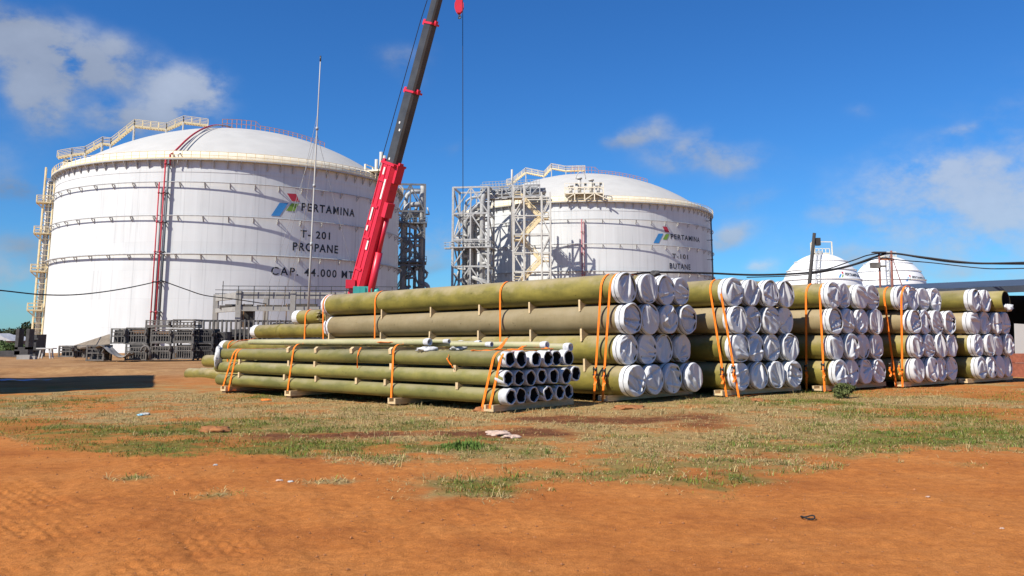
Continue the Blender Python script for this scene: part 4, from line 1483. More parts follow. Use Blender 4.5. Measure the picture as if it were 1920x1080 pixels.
    if dome_pipe:
        for m, u, v, rad, end in dome_pipe:
            a, _ = T.hit(u, v, R + .5)
            pts = [T.pt(a, R + .55, H - 1.0), T.pt(a, R + .55, H + .6), T.pt(a, R - .4, H + 1.0)]
            for i in range(1, 15):
                rho = R - 1 - (R - 1 - end) * i / 14
                pts.append(T.pt(a, rho, T.dome_z(rho) + .45))
            T.part('dome_pipe', MB().tube(pts, rad, 6), m)


T1 = Tank(-49.6, 152.1, CAM_H + 25.4, gz(-49.6, 152.1) - .35, 'white domed tank lettered T-201 PROPANE behind the red crane boom')
T2 = Tank(17.3, 201.0, CAM_H + 26.7, gz(17.3, 201.0) - .35, 'white domed tank lettered BUTANE behind the lattice pipe tower')
rz1 = [T1.hit(360, v, 29.58)[1] for v in (341, 404, 476)]
rz2 = [T2.hit(1130, v, 29.58)[1] for v in (410.5, 457, 508)]
build_tank(T1, rz1, [(108, 296), (135, 291), (160, 288), (192, 270), (208, 272), (252, 237), (312, 244), (344, 230), (390, 236)],
           [(M_RED, .10, (299, 342), (282, 597), .75), (M_RED, .12, (311.5, 299), (291, 597), .8), (M_DKPIPE, .11, (305.5, 352), (288, 597), .45),
            (M_DKPIPE, .16, (317.5, 299), (298, 597), .55)],
           [(M_RED, 319, 296, .15, 3.0), (M_GALV, 334, 297, .10, 5.0)])
build_tank(T2, rz2, [(950, 346), (962, 343), (986, 324), (1020, 331), (1034, 316), (1061, 321), (1097, 320)],
           [(M_REDDUST, .15, (1090, 411), (1092.5, 520), .7), (M_REDDUST, .08, (1094, 414), (1096.5, 520), .55), (M_DKPIPE, .16, (1333.5, 405), (1336, 517), 1.1)])
bend_text(T1, 'PERTAMINA', 565, 396.5, 664.5, 405, 14.5, .022, 'lettering', 1.25)
bend_text(T1, 'T- 201', 563, 447, 618.5, 447, 13.5, .02, 'lettering', 1.2)
bend_text(T1, 'PROPANE', 548.5, 471.5, 633.5, 473, 15, .02, 'lettering', 1.2)
bend_text(T1, 'CAP. 44.000 MT', 508, 517.5, 662, 520, 14.5, .015, 'lettering', 1.25)
emblem(T1, 'emblem', [('blue_bar', M_LBLUE, [(508, 404.5), (524, 380.5), (540.5, 381), (524, 405)]),
                      ('green_bar', M_LGRN, [(536, 395), (546.5, 381), (560.5, 382), (551.5, 396.5)]),
                      ('red_bar', M_LRED, [(538, 362.5), (555, 363.5), (561.5, 378.5), (547, 377)])])
bend_text(T2, 'PERTAMINA', 1257.5, 448.5, 1311.5, 453.5, 9.0, .022, 'lettering', 1.2)
bend_text(T2, 'T-101', 1260, 483.5, 1290, 486.5, 8.5, .02, 'lettering', 1.2)
bend_text(T2, 'BUTANE', 1255.5, 503.5, 1294.5, 505.5, 10, .02, 'lettering', 1.2)
emblem(T2, 'emblem', [('blue_bar', M_LBLUE, [(1225, 455.5), (1234.5, 438), (1243.5, 438), (1235, 456)]),
                      ('green_bar', M_LGRN, [(1242.5, 449), (1248, 438.8), (1255, 439.2), (1250, 449.5)]),
                      ('red_bar', M_LRED, [(1242, 424.5), (1250, 425), (1255, 435.5), (1247, 435)])])

# ladder tower at the left edge of the propane tank
sil = T1.face - math.acos(T1.R / T1.c.length) + .0
def left_ladder(T):
    a = sil - .02
    H = T.zt - T.zb
    root = empty('ladder_tower', T.c + Vector((0, 0, T.zb)))
    tag(root, 'cream caged ladder tower up the left edge of the propane tank', 'ladder tower')
    lf = Vector((math.cos(a), math.sin(a), 0)); tn = Vector((-math.sin(a), math.cos(a), 0))
    mb = MB()
    w0, w1 = T.R + .15, T.R + 1.55
    mb2 = MB().tube([lf * (T.R + .8), lf * (T.R + .8) + Vector((0, 0, H - .6))], .42, 10)
    for q in (w0, w1):
        for s_ in (-.7, .7):
            mb.beam(lf * q + tn * s_, lf * q + tn * s_ + Vector((0, 0, H + 1.6)), .22)
    z = .4
    while z < H:
        for s_ in (-.7, .7):
            mb.beam(lf * w0 + tn * s_ + Vector((0, 0, z)), lf * w1 + tn * s_ + Vector((0, 0, z)), .09)
        mb.beam(lf * w1 - tn * .7 + Vector((0, 0, z)), lf * w1 + tn * .7 + Vector((0, 0, z)), .09)
        z += .9
    for v in (372, 430, 503, 579):
        _, z = T.hit(110, v)
        c = lf * (w1 - .1) + Vector((0, 0, z))
        pl = MB()
        Mz = Matrix.Rotation(a, 3, 'Z')
        pl.box(c, (2.2, 2.2, .22), Mz)
        for hh in (.55, 1.1):
            for s_ in (-1.05, 1.05):
                pl.beam(c + Mz @ Vector((-1.0, s_, hh)), c + Mz @ Vector((1.05, s_, hh)), .10)
            pl.beam(c + Mz @ Vector((1.05, -1.05, hh)), c + Mz @ Vector((1.05, 1.05, hh)), .10)
        for x in (-1.0, 0, 1.05):
            for s_ in (-1.05, 1.05):
                pl.beam(c + Mz @ Vector((x, s_, 0)), c + Mz @ Vector((x, s_, 1.1)), .10)
        pl.beam(c + Mz @ Vector((1.0, 0, -.1)), c + Mz @ Vector((-1.0, 0, -1.9)), .16)
        pl.build('landing', M_CREAM, root)
    mb.build('frame', M_CREAM, root); mb2.build('standpipe', M_DOME, root)
    # beacon house at the top
    hb_ = MB()
    for x in (-.8, .8):
        for y in (-.8, .8):
            hb_.beam((x, y, 0), (x, y, 2.6), .22)
    hb_.box((0, 0, 1.3), (1.9, 1.9, .18)); hb_.box((0, 0, 2.6), (1.9, 1.9, .2)); hb_.beam((-.8, -.85, .1), (.8, -.85, 2.4), .15)
    p = T.c + lf * (T.R - 2.3) + tn * -1.0
    top = hb_.build('equipment_frame', M_CREAMLT, root, lf * (T.R - 2.0) + Vector((0, 0, H)))
    MB().tube([(-.3, -.3, 1.5), (-.3, -.3, 2.9), (-.9, -.3, 3.2)], .45, 8).build('vent_cowl', M_DKPIPE, top)


left_ladder(T1)


# ---------------------------------------------------------------- lattice pipe towers
def lattice_tower(name, c, sx, sy, yaw, z0, z1, levels, label, mtl, pipes, plat, seed, bridge=None):
    r = random.Random(seed)
    root = tag(empty(name, (c[0], c[1], z0), (0, 0, yaw)), label, 'pipe tower', 'steel pipe towers beside the tanks')
    H = z1 - z0
    fr, brc = MB(), MB()
    cs = [(-sx / 2, -sy / 2), (sx / 2, -sy / 2), (sx / 2, sy / 2), (-sx / 2, sy / 2)]
    for x, y in cs + [(0, -sy / 2), (0, sy / 2)]:
        fr.beam((x, y, 0), (x, y, H), .42 if (x, y) in cs else .26)
    zs = [H * i / levels for i in range(levels + 1)]
    for i, z in enumerate(zs):
        for k in range(4):
            p, q = cs[k], cs[(k + 1) % 4]
            if i: fr.beam((*p, z), (*q, z), .34)
            if i < levels:
                zm = zs[i + 1]
                mx, my = (p[0] + q[0]) / 2, (p[1] + q[1]) / 2
                if k % 2 == 0:
                    brc.beam((*p, z), (mx, my, zm), .24); brc.beam((*q, z), (mx, my, zm), .24)
                elif i % 2:
                    brc.beam((*p, z), (*q, zm), .24)
                else:
                    brc.beam((*q, z), (*p, zm), .24)
    fr.build('frame', mtl, root); brc.build('bracing', mtl, root)
    pm = MB()
    for k in range(pipes):
        x, y = r.uniform(-sx * .40, sx * .40), r.uniform(-sy * .35, sy * .35)
        rad = r.choice((.25, .32, .45, .55))
        zt = H * r.uniform(.75, 1.02)
        pts = [(x, y, 0), (x, y, zt - 2), (x + .3, y, zt - .7), (min(x + 1.2, sx * .42), y, zt), (min(x + 3.5, sx * .46), y + r.uniform(-1, 1), zt)]
        pm.tube(pts, rad, 8)
        for q in range(3):
            zq = H * r.uniform(.15, .9)
            pm.tube([(x, y, zq), (x + r.uniform(-2, 2), y - .6, zq), (x + r.uniform(-3, 3), y - .8, zq + r.uniform(-1.5, 1.5))], rad * .7, 8)
        # expansion loop
        zl = H * r.uniform(.3, .8)
        lp = [(x + 1.3 * math.cos(t) * 1.2, y - .3, zl + 1.1 * math.sin(t)) for t in [math.pi * i / 8 - math.pi / 2 for i in range(9)]]
        pm.tube(lp, rad * .8, 8)
    pm.build('process_pipes', M_GALV, root)
    for f in plat:
        pl = MB()
        z = H * f
        pl.box((0, 0, z), (sx + 1.0, sy + .6, .22))
        pl.box((-sx / 2 - 1.2, -sy * .2, z), (1.6, 1.6, .2))
        for hh in (.6, 1.1):
            for s_ in (-1, 1):
                pl.beam((-sx / 2 - .5, s_ * (sy / 2 + .3), z + hh), (sx / 2 + .5, s_ * (sy / 2 + .3), z + hh), .09)
            pl.beam((-sx / 2 - 2, -sy * .2 - .8, z + hh), (-sx / 2 - .5, -sy * .2 - .8, z + hh), .09)
            pl.beam((-sx / 2 - 2, -sy * .2 - .8, z + hh), (-sx / 2 - 2, -sy * .2 + .8, z + hh), .09)
        for i in range(6):
            x = -sx / 2 - .5 + (sx + 1) * i / 5
            pl.beam((x, -sy / 2 - .3, z), (x, -sy / 2 - .3, z + 1.1), .09)
        pl.build('platform', mtl, root)
    return root


p = P(766, 560, 172); zt_ = P(766, 346, 172).z
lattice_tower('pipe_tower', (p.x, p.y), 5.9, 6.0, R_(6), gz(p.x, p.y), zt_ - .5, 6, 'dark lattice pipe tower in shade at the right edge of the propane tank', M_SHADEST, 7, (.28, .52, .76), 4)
p = P(887, 560, 172); zt_ = P(887, 356, 172).z
tw2 = lattice_tower('pipe_tower', (p.x, p.y), 7.2, 6.5, R_(-8), gz(p.x, p.y), zt_, 6, 'pale lattice pipe tower left of the butane tank', M_GALV, 9, (.30, .62), 9)
# truss bridge from that tower to the tank roof
A, B = P(905, 372, 170), P(1012, 366, 172)
hgt = P(905, 352, 170).z - A.z
mb, pp = MB(), MB()
rootb = tag(empty('pipe_bridge', A), 'lattice bridge carrying pipes from the pale tower to the butane tank roof', 'pipe bridge')
D = B - A; n_ = 6
sidev = Vector((-D.y, D.x, 0)).normalized() * 3.0
for s_ in (0, 1):
    o_ = sidev * s_
    mb.beam(o_, o_ + D, .3); mb.beam(o_ + Vector((0, 0, hgt)), o_ + D + Vector((0, 0, hgt)), .32)
    for i in range(n_ + 1):
        q = D * (i / n_) + o_
        mb.beam(q, q + Vector((0, 0, hgt)), .24)
        if i < n_:
            q2 = D * ((i + 1) / n_) + o_
            if i % 2: mb.beam(q, q2 + Vector((0, 0, hgt)), .2)
            else: mb.beam(q + Vector((0, 0, hgt)), q2, .2)
    for hh in (.6, 1.15):
        mb.beam(o_ + Vector((0, 0, hgt + hh)), o_ + D + Vector((0, 0, hgt + hh)), .09)
    for i in range(19):
        q = o_ + D * (i / 18) + Vector((0, 0, hgt))
        mb.beam(q, q + Vector((0, 0, 1.15)), .08)
for i in range(n_ + 1):
    mb.beam(D * (i / n_), D * (i / n_) + sidev, .22)
    mb.beam(D * (i / n_) + Vector((0, 0, hgt)), D * (i / n_) + sidev + Vector((0, 0, hgt)), .22)
mb.build('truss', M_GALV, rootb)
for k, (y_, z_, r_) in enumerate(((.2, .35, .38), (.5, .3, .5), (.8, .4, .35), (.35, .65, .25))):
    pp.tube([sidev * y_ + Vector((0, 0, hgt * z_)) - D * .03, sidev * y_ + Vector((0, 0, hgt * z_)) + D * 1.12], r_, 8)
pp.build('bridge_pipes', M_GALV, rootb)
ml = P(960, 340, 172)
tag(MB().tube([(0, 0, -14), (0, 0, 0), (0, 0, P(960, 318, 172).z - ml.z)], .22, 8).build('lightning_mast', M_DOME, None, ml), 'white lightning rod mast above the lattice bridge', 'mast')


# zigzag stair tower in front of the butane tank
def stair_tower():
    c = P(998, 560, 165)
    z0 = gz(c.x, c.y)
    zt = P(998, 372, 165).z
    root = tag(empty('stair_tower', (c.x, c.y, z0), (0, 0, R_(-4))), 'open steel stair tower with cream zigzag flights before the butane tank', 'stair tower')
    H = zt - z0; W = 7.2; Dp = 3.0
    fr, br = MB(), MB()
    for x in (-W / 2, -W / 2 + 2.1, W / 2 - 1.7, W / 2):
        for y in (-Dp / 2, Dp / 2):
            fr.beam((x, y, 0), (x, y, H + (2.5 if x < 0 else 1.0)), .27)
    n = 8
    for i in range(n + 1):
        z = H * i / n
        for y in (-Dp / 2, Dp / 2):
            fr.beam((-W / 2, y, z), (W / 2, y, z), .2)
            if i < n:
                z2 = H * (i + 1) / n
                br.beam((-W / 2, y, z if i % 2 else z2), (-W / 2 + 2.1, y, z2 if i % 2 else z), .18)
                br.beam((W / 2 - 1.7, y, z if i % 2 else z2), (W / 2, y, z2 if i % 2 else z), .18)
        for x in (-W / 2, W / 2):
            fr.beam((x, -Dp / 2, z), (x, Dp / 2, z), .2)
    fr.build('frame', M_PALEST, root); br.build('bracing', M_PALEST, root)
    m = 7
    for i in range(m):
        z, z2 = H * i / m, H * (i + 1) / m
        x, x2 = (-W / 2 + 1.5, W / 2 - 1.8) if (m - i) % 2 == 0 else (W / 2 - 1.8, -W / 2 + 1.5)
        mb = MB()
        y = -.7 if i % 2 else .7
        for s_ in (-.5, .5):
            mb.beam((x, y + s_, z), (x2, y + s_, z2), .14, .5)
            for hh in (.6, 1.1):
                mb.beam((x, y + s_, z + hh), (x2, y + s_, z2 + hh), .11)
            for k in range(6):
                f = k / 5
                mb.beam((x + (x2 - x) * f, y + s_, z + (z2 - z) * f), (x + (x2 - x) * f, y + s_, z + (z2 - z) * f + 1.1), .10)
        for k in range(10):
            f = (k + .5) / 10
            mb.box((x + (x2 - x) * f, y, z + (z2 - z) * f), (.3, 1.0, .06))
        sgn = 1 if x2 > x else -1
        mb.box((x2 + sgn * .7, 0, z2), (1.5, 2.6, .2))
        for hh in (.6, 1.1):
            mb.beam((x2 + sgn * 1.4, -1.3, z2 + hh), (x2 + sgn * 1.4, 1.3, z2 + hh), .11)
            mb.beam((x2, -1.3, z2 + hh), (x2 + sgn * 1.4, -1.3, z2 + hh), .11)
        mb.build('stair_flight', M_CREAM, root)


stair_tower()

# pump and valve skid on the rim of the butane tank
def rim_skid():
    a, z = T2.hit(1098, 376, 30)
    c = T2.c + T2.pt(a, 29.6, T2.zt - T2.zb) + Vector((0, 0, T2.zb))
    root = tag(empty('valve_platform', c, (0, 0, a + math.pi / 2)), 'cream valve platform with vents on the butane tank rim', 'valve platform')
    mb, pp, vv = MB(), MB(), MB()
    for x in (-4.2, -2.2, -.2, 1.8, 3.6):
        for y in (-.6, 1.4):
            mb.beam((x, y, .05), (x, y, 2.7), .2)
    for z in (1.5, 2.7):
        for y in (-.6, 1.4):
            mb.beam((-4.2, y, z), (3.6, y, z), .2)
    mb.box((-.3, .4, 1.5), (8.0, 2.1, .14))
    for x0, x1 in ((-4.2, -2.2), (-.2, 1.8)):
        mb.beam((x0, -.6, .1), (x1, -.6, 1.5), .15)
    mb.beam((1.8, -.6, 1.5), (4.8, -.6, .1), .2)
    for i in range(9):
        x = -4.2 + .98 * i
        mb.beam((x, -.6, 2.7), (x, -.6, 3.6), .09)
    mb.beam((-4.2, -.6, 3.6), (3.6, -.6, 3.6), .1)
    for x, h in ((-3.0, 3.0), (-1.2, 4.6), (1.2, 4.2), (2.6, 2.9)):
        pp.tube([(x, .4, 1.2), (x, .4, h)], .38, 10); pp.tube([(x, .4, h), (x, .4, h + .3)], .6, 10)
    lp = [(-.9 + 1.0 * math.cos(t), .4, 4.6 + 1.6 * math.sin(t)) for t in [math.pi * i / 10 for i in range(11)]]
    pp.tube(lp, .10, 6)
    for x, z in ((-1.8, 3.4), (.0, 3.4), (1.7, 3.4), (3.1, 3.5)):
        vv.box((x, -.2, z), (.5, .5, .5))
    mb.build('frame', M_CREAMLT, root); pp.build('vent_pipes', M_DOME, root); vv.build('valves', M_DKPIPE, root)


rim_skid()
# vents standing on the right rim of the propane tank, half behind the boom
a, z = T1.hit(722, 318, 29.5)
c = T1.c + T1.pt(a, 29.0, T1.zt - T1.zb) + Vector((0, 0, T1.zb))
root = tag(empty('vent_platform', c, (0, 0, a)), 'pale platform with white vent stacks on the propane tank rim beside the boom', 'vent platform')
mb, pp = MB(), MB()
mb.box((0, 0, 1.6), (4, 6, .25))
for x in (-1.8, 1.8):
    for y in (-2.8, 0, 2.8):
        mb.beam((x, y, 0), (x, y, 2.8), .25)
    for hh in (2.2, 2.8):
        mb.beam((x, -2.8, hh), (x, 2.8, hh), .12)
mb.beam((1.8, -2.8, 0), (1.8, 0, 1.6), .2); mb.beam((1.8, 2.8, 0), (1.8, 0, 1.6), .2)
for y, h in ((-2.2, 3.6), (-.6, 5.2), (.6, 4.8), (2.0, 3.4)):
    pp.tube([(0, y, 0), (0, y, h)], .3, 8)
mb.build('frame', M_CREAMLT, root); pp.build('vent_pipes', M_DOME, root)

# ---------------------------------------------------------------- spherical tanks
M_SPHERE = mat('white_sphere_paint', (.78, .78, .76), .55, .06, .5, stretch=(1, 1, 3), detail=8)


def sphere_tank(u, vtop, rpx, Y, label, ulogo, vlogo, railing):
    rad = rpx / FPX * Y * .988
    top = P(u, vtop, Y - rad * .2)
    c = Vector((top.x, Y, top.z - rad))
    g = gz(c.x, c.y)
    root = tag(empty('spherical_tank', (c.x, c.y, c.z)), label, 'spherical tank', 'white spherical gas tanks')
    prof = [(max(.01, rad * math.sin(t)), rad * math.cos(t)) for t in [math.pi * i / 40 for i in range(41)]]
    MB().lathe(prof, 72).build('vessel', M_SPHERE, root)
    mb = MB()
    for zf in (.78, .55, .30, .02):
        mb.tube(ring_pts(rad * math.sqrt(1 - zf * zf) + .22, rad * zf, 64), .12, 6, closed=True)
    mb.build('spray_ring', M_SPHERE, root)
    for k in range(10):
        a = 2 * math.pi * k / 10
        MB().tube([(rad * .97 * math.cos(a), rad * .97 * math.sin(a), -.1), (rad * .97 * math.cos(a), rad * .97 * math.sin(a), g - c.z)], .42, 8).build('leg', M_SPHERE, root)
    mb = MB()
    zt = rad * .985
    mb.box((0, 0, zt + .12), (3.6, 3.2, .2))
    if railing:
        for x in (-2.3, 2.3):
            mb.beam((x, -1.4, zt - .2), (x, -1.4, zt + 2.8), .22)
        mb.beam((-2.3, -1.4, zt + 2.8), (2.3, -1.4, zt + 2.8), .16); mb.box((-2.2, -1.4, zt + 1.4), (.9, .5, 2.4))
    for x in (-1.7, -.8, 0, .8, 1.7):
        mb.beam((x, -1.5, zt), (x, -1.5, zt + 1.2), .12)
    mb.beam((-1.7, -1.5, zt + 1.2), (1.7, -1.5, zt + 1.2), .12)
    mb.build('top_platform', M_CREAMLT, root)
    mb = MB()
    for s_ in (-.5, .5):
        mb.tube([((rad + .6) * math.cos(t) * -.42 + s_, -(rad + .6) * math.cos(t) * .907, (rad + .6) * math.sin(t)) for t in [R_(82 - 90 * i / 12) for i in range(13)]], .12, 5)
    for i in range(20):
        t = R_(80 - 4.3 * i)
        q = Vector(((rad + .6) * math.cos(t) * -.42, -(rad + .6) * math.cos(t) * .907, (rad + .6) * math.sin(t)))
        mb.beam(q - Vector((.5, 0, 0)), q + Vector((.5, 0, 0)), .1)
    mb.build('ladder', M_GALV, root)

    def on(u_, v_):
        d = ray(u_, v_).normalized(); o = Vector((0, 0, CAM_H)) - c
        b = o.dot(d); q = o.length_squared - (rad + .04) ** 2
        t = -b - math.sqrt(max(0, b * b - q))
        return o + d * t
    em = empty('emblem'); em.parent = root
    sc = rpx / 72
    for nm, m, px in (('blue_bar', M_LBLUE, [(0, 9), (3, 1), (6, 1), (3.2, 9)]), ('green_bar', M_LGRN, [(6.5, 6.5), (7.5, 1.5), (9.5, 1.8), (8.6, 6.8)]), ('red_bar', M_LRED, [(5, -4), (8.5, -3.4), (9.5, .2), (7, 0)])):
        MB().add([on(ulogo + x * sc, vlogo + y * sc) for x, y in px], [(0, 1, 2, 3)]).build(nm, m, em)
    cu = bpy.data.curves.new('lettering', 'FONT'); cu.body = 'PERTAMINA'; cu.size = 1; cu.offset = .02
    ob = bpy.data.objects.new('lettering', cu); COL.objects.link(ob); bpy.context.view_layer.update()
    me = bpy.data.meshes.new_from_object(ob.evaluated_get(bpy.context.evaluated_depsgraph_get()))
    COL.objects.unlink(ob); bpy.data.objects.remove(ob)
    x1 = max(v.co.x for v in me.vertices)
    for v in me.vertices:
        v.co = on(ulogo + (12 + v.co.x / x1 * 27) * sc, vlogo + (3 + 3.2 * v.co.x / x1 - v.co.y / .7 * 5) * sc)
    me.materials.clear(); me.materials.append(M_BLACK)
    link('lettering', me, root)


sphere_tank(1543, 474.5, 73, 200, 'white spherical tank with railed top platform, behind the third big stack', 1572, 513, True)
sphere_tank(1669, 480, 66, 222, 'white spherical tank behind the twin poles and the fourth big stack', 1699, 519, False)
# ---------------------------------------------------------------- mobile crane
M_CRED = mat('red_crane_paint', (.62, .022, .045), .38, .1, 1.5, spec=.5)
M_CREDDK = M_CRED
M_BOOM = mat('dark_grey_boom_paint', (.055, .055, .052), .35, .25, 1.2, spec=.5)
M_TEAL = mat('teal_machine_paint', (.06, .36, .31), .45, .1, 2)
M_RUBBER = mat('black_rubber', (.02, .02, .02), .85, .2, 9)
M_GLASSD = mat('dark_cab_glass', (.02, .03, .035), .12, .1, 2, spec=.6)
M_CABLE = mat('black_cable', (.015, .015, .017), .6, .1, 4)
M_STICK = mat('pale_sticker', (.75, .72, .65), .6, .1, 4)


def crane():
    B0 = P(674, 549, 46.5)
    d = Vector((.284, -.235, 1.0)).normalized()

    def at_v(v):
        lo, hi = 0.0, 80.0
        for _ in range(50):
            m = (lo + hi) / 2
            q = B0 + d * m - cam.location
            zc = q.y * math.cos(TH) + q.z * math.sin(TH); yc = -q.y * math.sin(TH) + q.z * math.cos(TH)
            if VC - FPX * yc / zc > v: lo = m
            else: hi = m
        return lo

    hd = Vector((d.x, d.y, 0)).normalized()
    sx = Vector((hd.y, -hd.x, 0))            # side normal facing the yard, left
    if sx.y > 0: sx = -sx
    uy = sx.cross(d).normalized()            # top/bottom normal
    if uy.z < 0: uy = -uy
    Mb = Matrix((sx, uy, d)).transposed()    # columns: side, top, along
    g = gz(B0.x, B0.y + 2)
    root = tag(empty('mobile_crane', (B0.x, B0.y, g)), 'red and black telescopic crane with raised boom behind the pipe stacks', 'crane')
    off = Vector((B0.x, B0.y, g))
    rel = B0 - off
    boom = empty('boom'); boom.parent = root
    h = [at_v(v) for v in (549, 306, 170, 42, -120)]
    secs = [('base_section', h[0] - .6, h[1], .82, 1.0, M_CRED), ('second_section', h[1] - 1, h[2], .58, .72, M_BOOM),
            ('third_section', h[2] - 1, h[3], .49, .61, M_BOOM), ('top_section', h[3] - 1, h[4], .41, .50, M_BOOM)]
    for nm, a, b, w, hh, m in secs:
        mb = MB()
        c = .18
        prof = [(-w / 2 + w * c, -hh / 2), (w / 2 - w * c, -hh / 2), (w / 2, -hh / 2 + hh * c * .8), (w / 2, hh / 2 - hh * .06), (w / 2 - .05, hh / 2), (-w / 2 + .05, hh / 2), (-w / 2, hh / 2 - hh * .06), (-w / 2, -hh / 2 + hh * c * .8)]
        n = len(prof)
        vs = [rel + Mb @ Vector((x, y, z)) for z in (a, b) for x, y in prof]
        fs = [tuple(range(n))[::-1], tuple(range(n, 2 * n))] + [(i, (i + 1) % n, n + (i + 1) % n, n + i) for i in range(n)]
        mb.add(vs, fs)
        o = mb.build(nm, m, boom)
    # collars at the section heads
    for v_h, w, hh in ((h[1], .90, 1.10), (h[2], .66, .82), (h[3], .57, .70)):
        mb = MB()
        mb.box(rel + Mb @ Vector((0, 0, v_h - .08)), (w, hh, .11), Mb)
        mb.box(rel + Mb @ Vector((0, hh / 2 + .06, v_h - .05)), (w * .5, .18, .3), Mb)
        mb.box(rel + Mb @ Vector((0, -hh / 2 - .03, v_h - .02)), (w * .3, .12, .26), Mb)
        mb.build('section_collar', M_CRED, boom)
    # ribs, rails and fittings on the base section
    mb = MB()
    Lb = h[1]
    for y in (-.30, .02, .36):
        mb.box(rel + Mb @ Vector((.425, y, Lb * .52)), (.035, .06, Lb * .92), Mb)
    for f in (.18, .42, .66, .86):
        mb.box(rel + Mb @ Vector((.44, .1, Lb * f)), (.06, .5, .14), Mb)
    mb.box(rel + Mb @ Vector((0, -.58, Lb * .93)), (.5, .2, 1.0), Mb)
    mb.box(rel + Mb @ Vector((.1, -.62, Lb * .66)), (.5, .3, .8), Mb)
    mb.box(rel + Mb @ Vector((.0, .56, Lb * .95)), (.4, .25, .5), Mb)
    mb.build('stiffener', M_CRED, boom)
    mb = MB()
    for y, f, l in ((.2, .60, .7), (.24, .49, .28), (-.2, .80, 1.1), (-.12, .37, .5), (.1, .93, .4)):
        mb.box(rel + Mb @ Vector((.462, y, Lb * f)), (.012, .12, l), Mb)
    mb.build('marking_plate', M_STICK, boom)
    mb = MB()
    for vv, y in ((245, -.10), (232, .05), (300, .1)):
        mb.box(rel + Mb @ Vector((.302, y, at_v(vv))), (.02, .1, .12), Mb)
    mb.build('marking_plate', M_STICK, boom)
    # luffing cylinder under the boom
    p0 = rel + Mb @ Vector((-.1, -.80, -.6)); p1 = rel + Mb @ Vector((0, -.55, Lb * .60))
    p1b = p0.lerp(p1, .62)
    lc = MB().tube([p0, p1b], .20, 12).build('luffing_cylinder', M_CRED, boom)
    MB().tube([p1b, p1], .12, 10).build('cylinder_rod', M_CREDDK, lc)
    # rope along the top of the boom, hook ropes and block
    mb = MB().tube([rel + Mb @ Vector((.1, .95, Lb - 1.2)), rel + Mb @ Vector((.1, .75, h[3])), rel + Mb @ Vector((0, .5, h[4]))], .022, 5)
    mb.build('hoist_rope', M_CABLE, boom)
    tip = Mb @ Vector((0, 0, h[4])) + rel
    # carrier, turntable and cab, mostly hidden by the stacks
    base = B0 - off
    Z = Matrix.Rotation(R_(8), 3, 'Z')
    mb = MB()
    mb.box((base.x + 1.0, base.y + 1.2, 1.25), (11.5, 2.5, .7), Z)
    for s_ in (-1, 1):
        for x in (-4.3, 4.8):
            mb.box((base.x + 1.0 + x, base.y + 1.2 + s_ * 2.4, .55), (.5, 1.6, .3), Z)
            mb.tube([(base.x + 1.0 + x, base.y + 1.2 + s_ * 3.0, .02), (base.x + 1.0 + x, base.y + 1.2 + s_ * 3.0, .8)], .14, 8)
    mb.build('carrier', M_BOOM, root)
    for s_ in (-1, 1):
        for x in (-3.4, -1.9, 2.6, 4.1):
            c = Vector((base.x + 1.0 + x, base.y + 1.2 + s_ * 1.15, .62))
            wlp = [(.001, -.2), (.30, -.2), (.58, -.2), (.62, -.14), (.62, .14), (.58, .2), (.3, .2), (.001, .2)]
            o = MB().lathe(wlp, 28).build('wheel', M_RUBBER, root, c, (math.pi / 2, 0, 0))
    ss = MB()
    ztop = P(690, 536, 45.6).z - g
    ss.box((base.x + .9, base.y + .6, 2.2), (5.0, 2.4, 1.0), Z)
    ss.box((base.x + .30, base.y - .4, ztop - .32), (1.12, .5, .62), Z)
    ss.box((base.x - .95, base.y + .3, 3.2), (.35, 1.6, 1.4), Z)
    ss.tube([(base.x + .9, base.y - .45, ztop - .30), (base.x + 1.12, base.y - .45, ztop - .30)], .2, 12)
    for x in (-.2, .1, .4, .75):
        ss.box((base.x + x, base.y - .66, ztop - .34), (.06, .06, .56), Z)
    ss.build('superstructure', M_TEAL, root)
    cb = MB().box((base.x + 2.9, base.y + 1.9, 2.5), (1.4, 1.1, 1.7), Z)
    cb.build('cab', M_TEAL, root)
    MB().box((base.x + 2.95, base.y + 1.32, 2.7), (1.1, .06, 1.0), Z).build('cab_window', M_GLASSD, root)
    sh = MB()
    sh.box(base + Vector((-.45, -.2, .45)), (.5, .8, .45), Z)
    sh.build('boom_foot', M_CRED, root)
    return off + tip, off, root, d


CR_TIP, CR_OFF, CR_ROOT, CR_D = crane()
# hook block hanging into the top of the view
hk = P(861, 13, 44.5)
hroot = tag(empty('hook_block', hk), 'red hook block hanging at the top edge right of the boom', 'hook block')
mb = MB()
for s_ in (-.11, .11):
    mb.tube([(s_, 0, -.02)] + [], .01, 4) if False else None
prof = [(.0, .42), (.16, .38), (.24, .18), (.25, -.05), (.17, -.27), (.07, -.36), (.0, -.37)]
for s_ in (-.10, .10):
    pr = [(x, z) for x, z in prof] + [(-x, z) for x, z in prof[::-1]]
    k = MB().prism(pr, s_ - .02, s_ + .02)
    mb.add(k.v, k.f)
mb.lathe([(.0, -.40), (.11, -.40), (.12, -.30), (.0, -.28)], 12)
mb.build('block_cheek', M_CRED, hroot)
sh = MB().lathe([(.0, -.06), (.20, -.06), (.16, 0), (.20, .06), (.0, .06)], 20)
sh.build('sheave', M_BOOM, hroot, (0, 0, .05), (math.pi / 2, 0, 0))
hp = [(0, 0, -.40), (0, 0, -.50)] + [(.09 * math.sin(t), 0, -.58 - .09 * math.cos(t) + .09 - .09) for t in [R_(-20 + 26 * i) for i in range(9)]]
MB().tube(hp, [.035] * 4 + [.04] * 5 + [.02, .012], 8).build('hook', M_BOOM, hroot)
rp = MB()
for x in (-.17, .17):
    rp.tube([(x, 0, .1), (x, 0, 9)], .012, 5)
rp.build('hoist_rope', M_CABLE, hroot)
